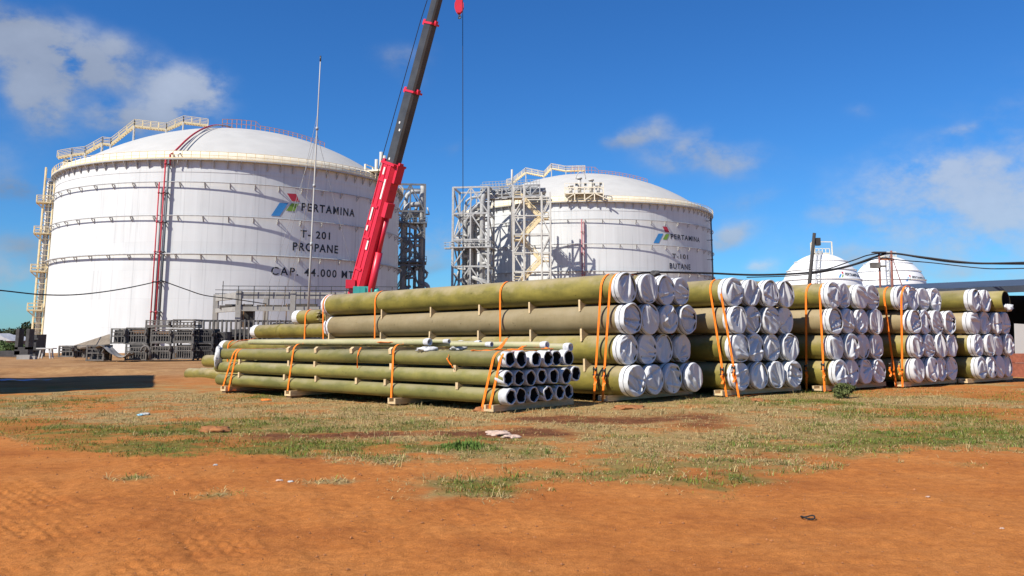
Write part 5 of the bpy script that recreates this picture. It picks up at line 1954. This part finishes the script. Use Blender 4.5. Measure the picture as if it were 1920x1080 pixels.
l0, l1 = P(868.3, 560, 44.0), P(867.3, -160, 44.0)
tag(MB().tube([(0, 0, 0), (l1.x - l0.x, l1.y - l0.y, l1.z - l0.z)], .019, 5).build('tag_line', M_CABLE, None, l0), 'thin dark rope hanging straight down right of the boom', 'rope')

# ---------------------------------------------------------------- slender mast with stays
b, t = P(577, 600, 55), P(601, 108, 55)
root = tag(empty('guyed_mast', b), 'slender white guyed mast before the propane tank', 'mast')
q = t - b
pts = [q * f for f in (0, .3, .6, .85, 1.0)]
MB().tube(pts, [.075, .065, .05, .038, .03], 8).build('pole', M_DOME, root)
MB().tube([q * .985, q * 1.0 + Vector((0, 0, .12))], .055, 6).build('tip_lamp', M_BOOM, root)
for f in (.28, .5, .72):
    MB().tube([q * f - q.normalized() * .1, q * f + q.normalized() * .1], .10, 6).build('joint', M_GALV, root)
for (u, v, Y), f in (((505, 603, 58), .78), ((468, 640, 57), .70), ((540, 600, 62), .74), ((520, 600, 66), .5), ((700, 640, 60), .7)):
    e = P(u, v, Y) - b
    MB().tube([q * f, q * f * .5 + e * .5 - Vector((0, 0, .3)), e], .013, 4).build('stay_wire', M_GALV, root)

# ---------------------------------------------------------------- concrete frame under construction
M_CONC = mat('bare_concrete', (.31, .295, .265), .9, .15, 1.5, bump=.2, bscale=8)


M_STIL3 = mat('dark_formwork', (.085, .075, .065), .85, .3, 3)


def concrete_frame():
    Y0 = 88.0
    A = P(449, 546, Y0)
    g = gz(A.x, A.y) - .1
    ex = Vector((1, .10, 0)).normalized()       # along the long side, to the right
    ey = Vector((-.55, .84, 0)).normalized()    # short side, going back left
    root = tag(empty('unfinished_building', (A.x, A.y, g)), 'bare grey concrete frame of columns and beams before the propane tank', 'building frame')
    H = A.z - g
    z2 = P(449, 579, Y0).z - g
    px = Y0 / FPX
    span = 97 * px * 1.02
    depth = 9.0
    col = 9.5 * px
    M = Matrix((ex, Vector((-ex.y, ex.x, 0)), Vector((0, 0, 1)))).transposed()
    for i in range(4):
        for j in range(2):
            if j and i > 1: continue
            p = ex * span * i + ey * depth * j
            MB().box(p + Vector((0, 0, H / 2 + .01)), (col, col, H), M).build('column', M_CONC, root)
    be = MB()
    for z, hh in ((H - .42, .66), (z2, .46)):
        for j in range(1):
            for i in range(3):
                p = ex * span * (i + .5) + ey * depth * j
                be.box(p + Vector((0, 0, z)), (span - col - .01, col * .75, hh), M)
        for i in range(1):
            p, q = ex * span * i + Vector((0, 0, z)), ex * span * i + ey * depth + Vector((0, 0, z))
            d_ = (q - p).normalized()
            be.beam(p + d_ * col * .75, q - d_ * col * .75, col * .7, hh)
    be.build('beam', M_CONC, root)
    sc = MB()
    for z in (.08, .5):
        sc.beam(ex * -1.6 + Vector((0, -.5, H + z)), ex * (span * 3) + Vector((0, -.5, H + z)), .06)
        sc.beam(ey * depth + Vector((0, -.5, H + z)), ex * (span * 3) + ey * depth + Vector((0, -.5, H + z)), .06)
    for i in range(12):
        p = ex * (-1.5 + i * span * 3 / 10.5) + Vector((0, -.5, 0))
        sc.beam(p + Vector((0, 0, H - 1.4)), p + Vector((0, 0, H + .5 + (.5 if i == 0 else 0))), .06)
    sc.build('scaffold_rail', M_STEELDK, root)
    r = random.Random(3)
    for i in range(16):
        x = r.uniform(.12, 3) * span
        fm = MB().box(ex * x + ey * r.uniform(1, 7) + Vector((0, 0, H - 1.3 - r.uniform(0, .35))), (r.uniform(1, 3.5), .8, r.uniform(.12, .4)), M)
        fm.build('formwork', M_STIL3, root)
    MB().box(ex * span * .33 + ey * 3 + Vector((0, 0, z2 - .9)), (1.3, 1.0, 1.9), M).build('stored_unit', M_STEELDK, root)
    for i in range(7):
        p = ex * span * (.2 + i * .4) + ey * 2
        MB().beam(p, p + Vector((0, 0, H - 1.2)), .08).build('prop', M_WOODBR, root)


concrete_frame()

# ---------------------------------------------------------------- steel stillages
M_STIL = mat('weathered_grey_steel', (.085, .08, .072), .7, .35, 2.5, color2=(.19, .17, .145))
M_STIL2 = mat('dark_weathered_steel', (.055, .052, .05), .75, .35, 2.5)
M_STILRUST = mat('rusty_steel', (.20, .11, .06), .8, .3, 3)


r_load = random.Random(12)


def stillage(u0, u1, vt, vb, Y, label, bars=7, dark=False, depth=1.5, panel=False, mid=.5):
    a = P(u0, vb, Y); b = P(u1, vt, Y)
    w, h = b.x - a.x, b.z - a.z
    root = tag(empty('steel_stillage', (a.x, Y, a.z)), label, 'stillage', 'stacked steel stillages')
    m = M_STIL2 if dark else M_STIL
    f = MB(); t = .11
    for x in (t / 2, w - t / 2):
        for y in (t / 2, depth - t / 2):
            f.beam((x, y, 0), (x, y, h), t)
    for z in (t / 2 + .02, h * mid, h - t / 2):
        for y in (t / 2, depth - t / 2):
            f.beam((t, y, z), (w - t, y, z), t * .9)
        for x in (t / 2, w - t / 2):
            f.beam((x, t, z), (x, depth - t, z), t * .9)
    # rounded lifting corner
    c = [(w - .12, -.06, h * mid + .05), (w - .04, -.06, h * mid + .2), (w - .02, -.06, h - .3), (w - .12, -.06, h - .12), (w - .35, -.06, h - .06)]
    f.tube(c, .06, 6)
    f.build('frame', m, root)
    br = MB()
    for i in range(bars):
        x = w * (i + 1) / (bars + 1)
        for y in (.03, depth - .03):
            br.beam((x, y, t), (x, y, h * (mid + 1) / 2), .055)
    for y in (.04, depth - .03):
        br.beam((t, y, h * (mid + 1) / 2), (w - t, y, h * (mid + 1) / 2), .06)
    br.beam((.05, 0, h * (mid + 1) / 2), (.05, depth, h * (mid + 1) / 2), .05)
    br.build('bars', m, root)
    MB().box((w / 2, depth / 2, .09), (w - .2, depth - .2, .05)).build('base_plate', m, root)
    ld = .9 if dark else r_load.uniform(.68, .92)
    if mid > .4:
        MB().box((w / 2, depth * .6, .12 + h * ld / 2), (w * .86, depth * .55, h * ld)).build('load', M_STIL2, root)
    if panel:
        MB().box((w / 2, depth * .3, h * .72), (w * .6, .05, h * .22)).build('rusty_load', M_STILRUST, root)


YS = 68.0
stillage(206, 236, 615.5, 645, YS, 'narrow grey stillage at the left end of the upper row, wooden ramp beside it', 3)
stillage(234.5, 276, 614, 644, YS + .2, 'grey stillage in the upper row, second from the left, rusty load', 7, panel=True)
stillage(233, 276, 643.5, 676, YS - .3, 'grey stillage at ground level, leftmost of the full-width ones', 7)
stillage(281, 322, 616, 642.5, YS, 'grey stillage in the upper row right of the gap', 7, panel=True)
stillage(280, 321, 641.5, 675, YS - .3, 'grey stillage at ground level right of the hooked bar', 7)
stillage(323, 364, 616.5, 641.5, YS + .1, 'grey stillage upper row, below the one with bright open panel', 8)
stillage(323, 363, 641, 674, YS - .2, 'grey stillage at ground level, second from the right', 8)
stillage(366, 401, 617, 643, YS + .6, 'dark stillage in the upper row at the right end', 8, True)
stillage(365, 400, 642.5, 672.5, YS + .4, 'dark stillage at ground level at the right end', 8, True)
stillage(272, 321, 600, 614.5, YS + .2, 'low stillage on top of the pile at its left', 4, mid=.3)
stillage(323, 367, 598.5, 615, YS + .2, 'low stillage on top of the pile with bright open panel', 5, mid=.3)
stillage(402, 424, 622, 672, YS + 1.0, 'tall dark stillage half behind the white hooded pipe', 4, True)
stillage(108, 139, 648, 670, YS + 1, 'small low stillage at the foot of the ramp, farthest left', 3, depth=1.2)
stillage(140, 160, 647, 671, YS + 1.4, 'small brown-loaded stillage second from the left under the ramp', 3, depth=1.2, panel=True)
stillage(160, 196, 647, 677, YS - 1.5, 'pale low stillage in front of the ramp with a sagging sheet', 2, depth=1.4)

# rack of upright bars behind
def rack():
    a, b = P(367, 600, YS + 3), P(612, 600, YS + 8)
    g = gz(a.x, a.y)
    root = tag(empty('upright_rack', (a.x, a.y, g)), 'long rack of upright grey steel bars behind the stillages', 'rack')
    d_ = Vector((b.x - a.x, b.y - a.y, 0)); h = P(367, 601, YS + 3).z - g
    n = 31
    f = MB()
    f.beam((0, 0, h), d_ + Vector((0, 0, h)), .14); f.beam((0, 0, h * .62), d_ + Vector((0, 0, h * .62)), .10)
    f.beam((0, 2, h), d_ + Vector((0, 2, h)), .14); f.beam((0, 0, .2), d_ + Vector((0, 0, .2)), .14)
    f.build('rail', M_STIL, root)
    r = random.Random(8)
    for i in range(n):
        q = d_ * (i / (n - 1))
        MB().beam(q + Vector((0, -.08, 0)), q + Vector((r.uniform(-.08, .08), -.08, h + r.uniform(-.05, .12))), .17, .12).build('upright_bar', M_STIL, root)
    bk = MB()
    for i in range(90):
        q = d_ * r.random() + Vector((0, r.uniform(.5, 2.2), r.uniform(.2, h * .85)))
        bk.box(q, (r.uniform(.8, 2.4), .3, r.uniform(.2, .8)))
    bk.build('stored_parts', M_STIL2, root)


rack()
# ramp sheet, sagging sheet, hooked bar
a, b, c_, e = P(137, 648, YS + 2), P(206, 626, YS + 2), P(206, 645, YS + .6), P(150, 652, YS + .6)
mb = MB().add([Vector((0, 0, 0)), b - a, c_ - a, e - a] + [x + Vector((0, .05, -.12)) for x in (Vector((0, 0, 0)), b - a, c_ - a, e - a)],
              [(0, 3, 2, 1), (4, 5, 6, 7), (0, 1, 5, 4), (1, 2, 6, 5), (2, 3, 7, 6), (3, 0, 4, 7)])
tag(mb.build('wooden_ramp', mat('grey_brown_board', (.20, .16, .115), .85, .2, 3), None, a), 'sloping grey-brown board ramp leaning on the leftmost stillages', 'ramp')
a = P(214, 668, YS - 1.2)
vs, fs = [], []
for i in range(13):
    for j in range(7):
        vs.append((-1.3 + 2.6 * i / 12, -.6 + 1.4 * j / 6, .45 + .35 * math.sin(i * .5 + .4) - .25 * (i / 12) + .07 * math.sin(j * 2 + i)))
for i in range(12):
    for j in range(6):
        fs.append((i * 7 + j, (i + 1) * 7 + j, (i + 1) * 7 + j + 1, i * 7 + j + 1))
tag(MB().add(vs, fs, True).build('sagging_sheet', mat('grey_sheet', (.32, .30, .27), .8, .2, 3), None, a), 'sagging grey sheet draped beside the low stillages', 'sheet')
a = P(280, 672, YS - .8)
hp = [(0, 0, 0), (0, 0, .5)] + [(-.35 + .35 * math.cos(t), 0, .5 + .45 * math.sin(t)) for t in [math.pi * i / 8 for i in range(9)]]
tag(MB().tube(hp, .09, 8).build('hooked_bar', M_STIL, None, a), 'thick bent steel bar hooked over at its top, between stillages', 'steel bar')

# dark machine parts at far left, foundation blocks
a = P(30, 655, 92)
root = tag(empty('steel_cradle', (a.x, a.y, gz(a.x, a.y))), 'dark U-shaped steel cradle at the left edge of the yard', 'steel cradle')
h = P(43, 615, 92).z - gz(a.x, a.y)
mb = MB()
k = 92 / FPX
mb.box((5 * k, 0, h * .62), (6 * k, 1.0, h * .7)); mb.box((24 * k, 0, h * .62), (6 * k, 1.0, h * .7)); mb.box((14.5 * k, 0, h * .22), (25 * k, 1.0, h * .26))
mb.build('upright', M_STIL2, root)
MB().box((-8 * k, .2, h * .12), (40 * k, 1.4, h * .2)).build('skid', M_STIL2, root)
a = P(66, 655, 96); g = gz(a.x, a.y); h = P(66, 627, 96).z - g
mb = MB().box((0, 0, h / 2), (20 * 96 / FPX, 2, h)); mb.box((.9, -1.1, h * .35), (26 * 96 / FPX, .3, .3)); mb.box((.2, -1.1, h * .8), (22 * 96 / FPX, .2, .2))
tag(mb.build('dark_tank_box', M_STIL2, None, (a.x, a.y, g)), 'dark boxy steel block at the foot of the ladder tower', 'steel block')
a = P(47, 664, 80)
mb = MB().box((0, 0, .2), (1.2, .6, .4)).box((.8, .1, .15), (.4, .4, .3))
tag(mb.build('concrete_block', M_CONC, None, (a.x, a.y, gz(a.x, a.y))), 'pale concrete block on the ground before the dark U-shaped cradle', 'concrete block')
a = P(84, 662, 84)
mb = MB()
for x in (-.55, .55):
    mb.beam((x, 0, 0), (x * .75, 0, .9), .12); mb.beam((x, .5, 0), (x * .75, .5, .9), .12)
mb.box((0, .25, .95), (1.6, .8, .1))
tag(mb.build('trestle', M_DOME, None, (a.x, a.y, gz(a.x, a.y))), 'small white trestle at the lower left corner of the propane tank', 'trestle')

# ---------------------------------------------------------------- greenery and roofs far left
M_LEAF = [mat('dark_foliage', (.030, .045, .014), .8, .3, 1.5), mat('green_foliage', (.06, .10, .025), .8, .3, 1.5), mat('olive_foliage', (.12, .14, .04), .8, .3, 1.5)]
M_BARK = mat('brown_bark', (.10, .07, .045), .9, .2, 6)


def leafy(name, c, w, h, d_, n, m, label, cat, group, leaf=.3, trunk=True, seed=1):
    r = random.Random(seed)
    root = tag(empty(name, c), label, cat, group)
    if trunk:
        mb = MB().tube([(0, 0, -.1), (w * .03, 0, h * .35), (-w * .04, 0, h * .7)], [.05 * h, .035 * h, .015 * h], 7)
        for k in range(5):
            a = r.uniform(0, 6.3)
            mb.tube([(0, 0, h * .3), (w * .3 * math.cos(a), d_ * .3 * math.sin(a), h * r.uniform(.6, .9))], [.022 * h, .008 * h], 5)
        mb.build('trunk', M_BARK, root)
    cl = [(r.uniform(-.42, .42) * w, r.uniform(-.42, .42) * d_, h * (r.uniform(.35, .92) if trunk else r.uniform(.15, .8)), r.uniform(.12, .24)) for _ in range(16)]
    mb = MB()
    for k in range(n):
        x, y, z, s_ = r.choice(cl)
        v = Vector((r.gauss(0, 1), r.gauss(0, 1), r.gauss(0, 1))).normalized() * r.uniform(.5, 1.0)
        p = Vector((x + v.x * s_ * w, y + v.y * s_ * d_, max(.02, z + v.z * s_ * h * .8)))
        q = Euler((r.uniform(0, 6), r.uniform(0, 6), r.uniform(0, 6))).to_matrix()
        l = leaf * r.uniform(.5, 1.3)
        mb.add([p + q @ Vector(t) * l for t in ((-.5, 0, 0), (0, -.28, .05), (.6, 0, 0), (0, .28, .05))], [(0, 1, 2, 3)])
    mb.build('crown' if trunk else 'foliage', m, root)


tl = [(57, 250, 9, 13, 'taller dark tree beside the ladder tower'), (40, 280, 12, 10, 'dark tree left of the taller one'), (18, 300, 16, 8, 'dark tree at the far left skyline'), (-6, 300, 16, 8, 'dark tree at the very edge of the far left skyline'), (28, 290, 10, 9, 'small dark tree in the far left skyline, over the roofs')]
for i, (u, Y, w, hp_, lb) in enumerate(tl):
    p = P(u, 640, Y); g = gz(p.x, p.y)
    vt = [605, 615, 618, 617, 619][i]
    h = P(u, vt, Y).z - g
    leafy('tree', (p.x, p.y, g), w, h, w, 900, M_LEAF[0], lb, 'tree', 'trees on the far left skyline', .9, True, 30 + i)
for i, (u, Y) in enumerate(((8, 120), (22, 118))):
    p = P(u, 640, Y); g = gz(p.x, p.y)
    h = P(u, 636, Y).z - g
    leafy('shrub', (p.x, p.y, g), 3.4, max(1.2, h), 2.5, 700, M_LEAF[1], ['green shrub at the left edge before the far roofs', 'green shrub just left of the dark steel cradle'][i], 'shrub', 'shrubs at the left edge', .35, False, 60 + i)
M_ROOFG = mat('grey_metal_roof', (.45, .45, .45), .6, .15, 1)
M_WALLB = mat('brown_plaster', (.22, .15, .11), .9, .2, 1)
for i, (u, Y, w, vt) in enumerate(((4, 230, 9, 625), (12, 215, 6, 629), (26, 225, 7, 628))):
    p = P(u, 640, Y); g = gz(p.x, p.y); h = P(u, vt, Y).z - g
    root = tag(empty('low_house', (p.x, p.y, g)), ['low house with brown walls at the far left edge', 'low house with pale roof, middle of the three far roofs', 'low house with pale roof behind the dark cradle'][i], 'house', 'low houses at the far left')
    MB().box((0, 0, h * .3), (w * .9, 5, h * .6)).build('wall', M_WALLB, root)
    MB().prism([(-w / 2, h * .6 + .005), (w / 2, h * .6 + .005), (0, h)], -3, 3).build('roof', M_ROOFG, root)

# bush in front of the third stack
p = on_ground(1586, 746)
leafy('shrub', (p.x, p.y, p.z), .62, .42, .5, 1800, M_LEAF[2], 'small green bush growing at the foot of the third big stack', 'shrub', None, .055, False, 71)
p = on_ground(874, 838)
nw = 900
wx = RNG.normal(0, .24, nw); wy = RNG.normal(0, .18, nw)
wb = blades('weed_clump', np.stack([wx, wy, np.zeros(nw) - .01], -1), RNG.uniform(.08, .22, nw) * np.exp(-(wx ** 2 + wy ** 2) * 6), RNG.uniform(.008, .016, nw), RNG.uniform(.15, .7, nw),
            np.array([.10, .165, .03]) * RNG.uniform(.6, 1.5, (nw, 1)), GRASS_M)
wb.location = (p.x, p.y, p.z)
tag(wb, 'bright green grass clump beside the pale rag', 'weed')

# ---------------------------------------------------------------- shed, poles and cables on the right
M_DARKROOF = mat('blue_grey_roof_sheet', (.06, .072, .09), .5, .2, 1.2)
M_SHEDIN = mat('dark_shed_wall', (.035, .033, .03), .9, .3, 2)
def shed():
    Y = 40.0
    a = P(1776, 541, Y); b = P(2200, 523, Y)
    g = gz(a.x + 3, Y)
    root = tag(empty('open_shed', (a.x, Y, g)), 'open dark shed with blue-grey sheet roof at the right edge', 'shed')
    w = b.x - a.x; zt = a.z - g; zt2 = b.z - g
    vs = []
    e0, e1 = (0, zt), (w, zt2 + .1)
    dp = 11.0
    th = .16
    mb = MB()
    ov = [(0, 0, zt), (w, 0, zt2), (w, dp, zt2 + .7), (0, dp, zt + .7)]
    mb.add([Vector(p) for p in ov] + [Vector(p) - Vector((0, 0, th)) for p in ov], [(0, 1, 2, 3), (7, 6, 5, 4), (0, 4, 5, 1), (1, 5, 6, 2), (2, 6, 7, 3), (3, 7, 4, 0)])
    mb.box((w / 2, -.06, (zt + zt2) / 2 - .16), (w, .08, .30), Matrix.Rotation(-math.atan2(zt2 - zt, w), 3, 'Y'))
    mb.build('roof', M_DARKROOF, root)
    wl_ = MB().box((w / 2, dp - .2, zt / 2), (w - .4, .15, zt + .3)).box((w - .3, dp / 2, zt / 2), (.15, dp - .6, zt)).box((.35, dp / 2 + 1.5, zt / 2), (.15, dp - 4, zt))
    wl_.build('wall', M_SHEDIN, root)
    for x in (.5, w * .5, w - .5):
        MB().beam((x, .3, 0), (x, .3, zt - .1), .22).build('post', M_STIL2, root)
    r = random.Random(2)
    for i in range(6):
        MB().box((r.uniform(2, w - 2), r.uniform(5, 9), .5), (r.uniform(.8, 1.6), 1, r.uniform(.8, 2))).build('stored_crate', M_WOODBR, root)


shed()
p = P(1919, 712, 33)
o = MB().box((.35, 0, .95), (.9, .08, 1.9), Matrix.Rotation(.06, 3, 'Y')).box((.35, .2, .05), (.9, .5, .1)).build('white_board', M_DOME, None, (p.x - .1, 33, gz(p.x, 33)))
tag(o, 'upright white board standing at the right edge before the shed', 'board')
p = P(1898, 715, 31)
mb = MB().box((.25, 0, .25), (.8, .5, .5)).box((.35, 0, .68), (.5, .4, .32))
tag(mb.build('brick_pallet', mat('orange_brick', (.34, .11, .06), .85, .25, 8), None, (p.x, 31, gz(p.x, 31))), 'small reddish stack of bricks between the rightmost hoods and the white board', 'brick stack')


def pole(name, top, bot_u, Y, r, m, label, extra=None):
    t = P(*top, Y); b = P(bot_u[0], bot_u[1], Y)
    d_ = (t - b).normalized()
    g = gz(b.x, b.y)
    foot = b - d_ * ((b.z - g) / d_.z)
    root = tag(empty(name, foot), label, 'pole')
    MB().tube([Vector((0, 0, 0)), (t - foot) * .6, t - foot], [r, r * .9, r * .75], 8).build('post', m, root)
    return root, t - foot


M_DKPOLE = mat('dark_timber_pole', (.045, .04, .036), .85, .25, 4)
M_RUSTPOLE = mat('red_brown_pole', (.20, .075, .055), .7, .25, 4)
root, t = pole('utility_pole', (1527, 437), (1518, 528), 34, .09, M_DKPOLE, 'dark timber pole leaning right before the first spherical tank')
MB().box(t + Vector((.12, 0, -.35)), (.16, .2, .3)).build('insulator', M_DKPOLE, root)
root, t = pole('lamp_pole', (1648, 474), (1650.5, 533), 42, .065, M_RUSTPOLE, 'red-brown lamp pole, left of the pair before the second spherical tank')
mb = MB()
mb.box(t + Vector((0, 0, .02)), (.62, .3, .06))
mb.build('lamp_arm', M_STIL2, root)
MB().box(t + Vector((-.22, 0, -.62)), (.42, .3, .26)).box(t + Vector((.17, 0, -.66)), (.25, .2, .08)).build('lamp_head', M_STIL, root)
root2, t2 = pole('utility_pole', (1671, 470), (1673, 533), 42, .075, M_RUSTPOLE, 'red-brown pole, right of the pair before the second spherical tank')
a, b = P(1648, 486, 42.1), P(1676, 486.5, 42.1)
f2 = root2.location
MB().beam(a - f2, b - f2, .09, .09).build('cross_bar', M_RUST, root2)


def cable(pts, r, label, sag=0.0, group='overhead cables on the right'):
    W = [P(*p) for p in pts]
    # smooth through the points
    fine = []
    n = len(W)
    for i in range(n - 1):
        p0, p1, p2, p3 = W[max(0, i - 1)], W[i], W[i + 1], W[min(n - 1, i + 2)]
        for k in range(8):
            t = k / 8
            fine.append(.5 * ((2 * p1) + (p2 - p0) * t + (2 * p0 - 5 * p1 + 4 * p2 - p3) * t * t + (3 * p1 - p0 - 3 * p2 + p3) * t ** 3))
    fine.append(W[-1])
    c = W[0].copy()
    o = MB().tube([q - c for q in fine], r, 5).build('overhead_cable', M_CABLE, None, c)
    return tag(o, label, 'cable', group)


cable([(1160, 521, 40), (1215, 511, 41), (1320, 512, 42), (1420, 515.5, 42), (1520, 511, 42), (1590, 499, 42), (1640, 482, 42), (1670, 475, 42), (1720, 481, 41), (1800, 491, 40), (1860, 494, 39), (1990, 490, 38)], .05, 'thickest black cable over the poles, sagging to the right edge')
cable([(1460, 515, 42.4), (1540, 507, 42.4), (1600, 488, 42.3), (1630, 478, 42.3), (1671, 474.5, 42.2), (1730, 484, 41.5), (1810, 493.5, 40.5), (1990, 496, 38.5)], .03, 'thinner black cable just under the thickest one')
cable([(1400, 520, 41.6), (1500, 516, 41.6), (1580, 503, 41.8), (1648, 484, 42.2), (1690, 488, 41.5), (1750, 493, 41), (1830, 502, 40), (1880, 504, 39), (1990, 501, 38)], .025, 'lowest black cable crossing before the spherical tanks')
cable([(-60, 540, 60), (0, 544.5, 62), (80, 552.5, 66), (150, 552, 70), (230, 541.5, 76), (303, 526, 84)], .05, 'black cable sagging across the left side of the propane tank', group=None)
cable([(303, 526, 84), (350, 543, 85), (385, 554, 86), (440, 561, 86.5), (500, 570, 87)], .05, 'black cable running down from the riser pipes to the concrete frame', group=None)
t = P(1674, 486, 41.8); e = P(1697, 552, 30)
tag(MB().tube([(0, 0, 0), e - t], .02, 5).build('stay_wire', M_RUSTPOLE, None, t), 'thin red stay running down from the right pole', 'wire')
c = P(1228, 514, 40.5)
crumple('cable_joint', c, (.22, .15, .14), 4, M_STIL2, 'dark knot of fittings on the cable above the second hood', 'cable joint')

# ---------------------------------------------------------------- site building just out of view on the left, its shadow falls in
def site_block():
    root = tag(empty('site_building', (-20.7, 33.1, 0)), 'grey site building beyond the left edge whose shadow lies on the yard', 'building')
    ux = Vector((-.38, .92, 0)).normalized() * -1      # towards the yard's near side
    wx = Vector((-1, -.05, 0)).normalized()
    A_ = Vector((0, 0, 0)); B_ = ux * 11.0; C_ = B_ + wx * 14; D_ = wx * 14
    H = 6.6
    m = mat('grey_cladding', (.30, .31, .32), .7, .1, 1)
    mb = MB()
    vs = [p + Vector((0, 0, z)) for z in (-.6, H) for p in (A_, B_, C_, D_)]
    mb.add(vs, [(3, 2, 1, 0), (4, 5, 6, 7), (0, 1, 5, 4), (1, 2, 6, 5), (2, 3, 7, 6), (3, 0, 4, 7)])
    mb.build('wall', m, root)
    MB().box((A_ + C_) / 2 + Vector((0, 0, H + .12)), (8, 6, .2)).build('roof', M_DARKROOF, root)


site_block()
p = on_ground(-6, 722); q = on_ground(14, 705)
h = P(5, 689, p.y).z - p.z
o = MB().box((-1.0, 0, h / 2), (2.6, .9, h)).box((-1.0, -.1, h + .03), (2.7, 1.1, .06)).build('tool_chest', M_STIL2, None, (q.x - .35, p.y, gz(q.x, p.y)))
tag(o, 'dark steel chest in the shadow at the left edge', 'chest')
pa, pb = on_ground(0, 714), on_ground(58, 716)
vs, fs = [], []
for i in range(15):
    for j in range(5):
        x, y = -.5 + (pb.x - pa.x + .5) * i / 14, -.35 + .7 * j / 4
        vs.append((x, y + .10 * math.sin(i * .5), .04 + .02 * math.sin(i * 1.1 + j)))
for i in range(14):
    for j in range(4):
        fs.append((i * 5 + j, (i + 1) * 5 + j, (i + 1) * 5 + j + 1, i * 5 + j + 1))
tag(MB().add(vs, fs, True).build('blue_sheet', mat('blue_tarpaulin', (.09, .22, .48), .5, .1, 3), None, (pa.x, pa.y, pa.z)), 'blue tarpaulin strip lying in the shadow at the left edge', 'tarpaulin')

# ---------------------------------------------------------------- small things on the ground
def litter(u, v, size, m, label, cat, seed, name):
    p = on_ground(u, v)
    z = float(surface(np.array([p.x]), np.array([p.y]))[0])
    return crumple(name, (p.x, p.y, z + size[2] * .6), size, seed, m, label, cat)


M_LIT = mat('white_litter', (.42, .41, .38), .7, .1, 8)
M_RAG = mat('pale_pink_rag', (.50, .36, .28), .85, .25, 10)
litter(936, 818, (.17, .10, .04), M_RAG, 'pale pinkish rag on the grass before the low stack', 'rag', 5, 'rag')
litter(958, 822, (.13, .08, .03), M_RAG, 'smaller pale rag right of the larger rag', 'rag', 8, 'rag')
litter(271, 777, (.10, .06, .025), M_LIT, 'white scrap on the grass at left with a blue bit beside it', 'litter', 2, 'paper_scrap')
litter(263, 778, (.06, .05, .02), mat('pale_blue_litter', (.25, .5, .62), .6, .1, 5), 'pale blue scrap on the grass at left', 'litter', 3, 'plastic_scrap')
litter(545, 906, (.030, .022, .010), M_LIT, 'white scrap on red soil, right one of two near the grass edge', 'litter', 4, 'paper_scrap')
litter(524, 903, (.035, .022, .010), M_RAG, 'beige scrap on red soil, left one of two near the grass edge', 'litter', 6, 'paper_scrap')
litter(404, 871, (.025, .018, .01), M_LIT, 'tiny white scrap on red soil left of the grass', 'litter', 7, 'paper_scrap')
litter(1879, 996, (.016, .010, .006), M_RAG, 'pale pebble on the red soil at the lower right', 'pebble', 8, 'pebble')
litter(1740, 939, (.018, .010, .006), M_RAG, 'pale pebble on the red soil right of the dark ring', 'pebble', 9, 'pebble')
litter(500, 762 - 12, (.12, .06, .03), M_STRAP, 'orange strap scrap on the grass before the low stack', 'strap', 5, 'strap_scrap')
p = on_ground(1515, 974)
z = float(surface(np.array([p.x]), np.array([p.y]))[0])
pts = [(.055 * math.cos(t), .05 * math.sin(t) * (1.15 if math.sin(t) > 0 else .9), .016 + .010 * math.sin(t * 2 + 1)) for t in [2 * math.pi * k / 24 for k in range(24)]]
tag(MB().tube(pts, .0065, 6, closed=True).build('rubber_ring', M_RUBBER, None, (p.x, p.y, z)), 'small dark ring lying on the red soil at right', 'ring')
for i, (u, v) in enumerate(((405, 810), (1180, 768), (1420, 752), (905, 772))):
    p = on_ground(u, v)
    z = float(surface(np.array([p.x]), np.array([p.y]))[0])
    o = crumple('earth_clod', (p.x, p.y, z + .02), ((.22, .12, .06), (.30, .16, .06), (.14, .1, .05), (.20, .14, .08))[i], 12 + i, m_clod,
                ['brown earth clod on the grass at left', 'red earth mound before the gap beside the open pipes', 'small earth lump at the foot of the second stack', 'red earth mound under the mouth-end trough'][i], 'earth clod')
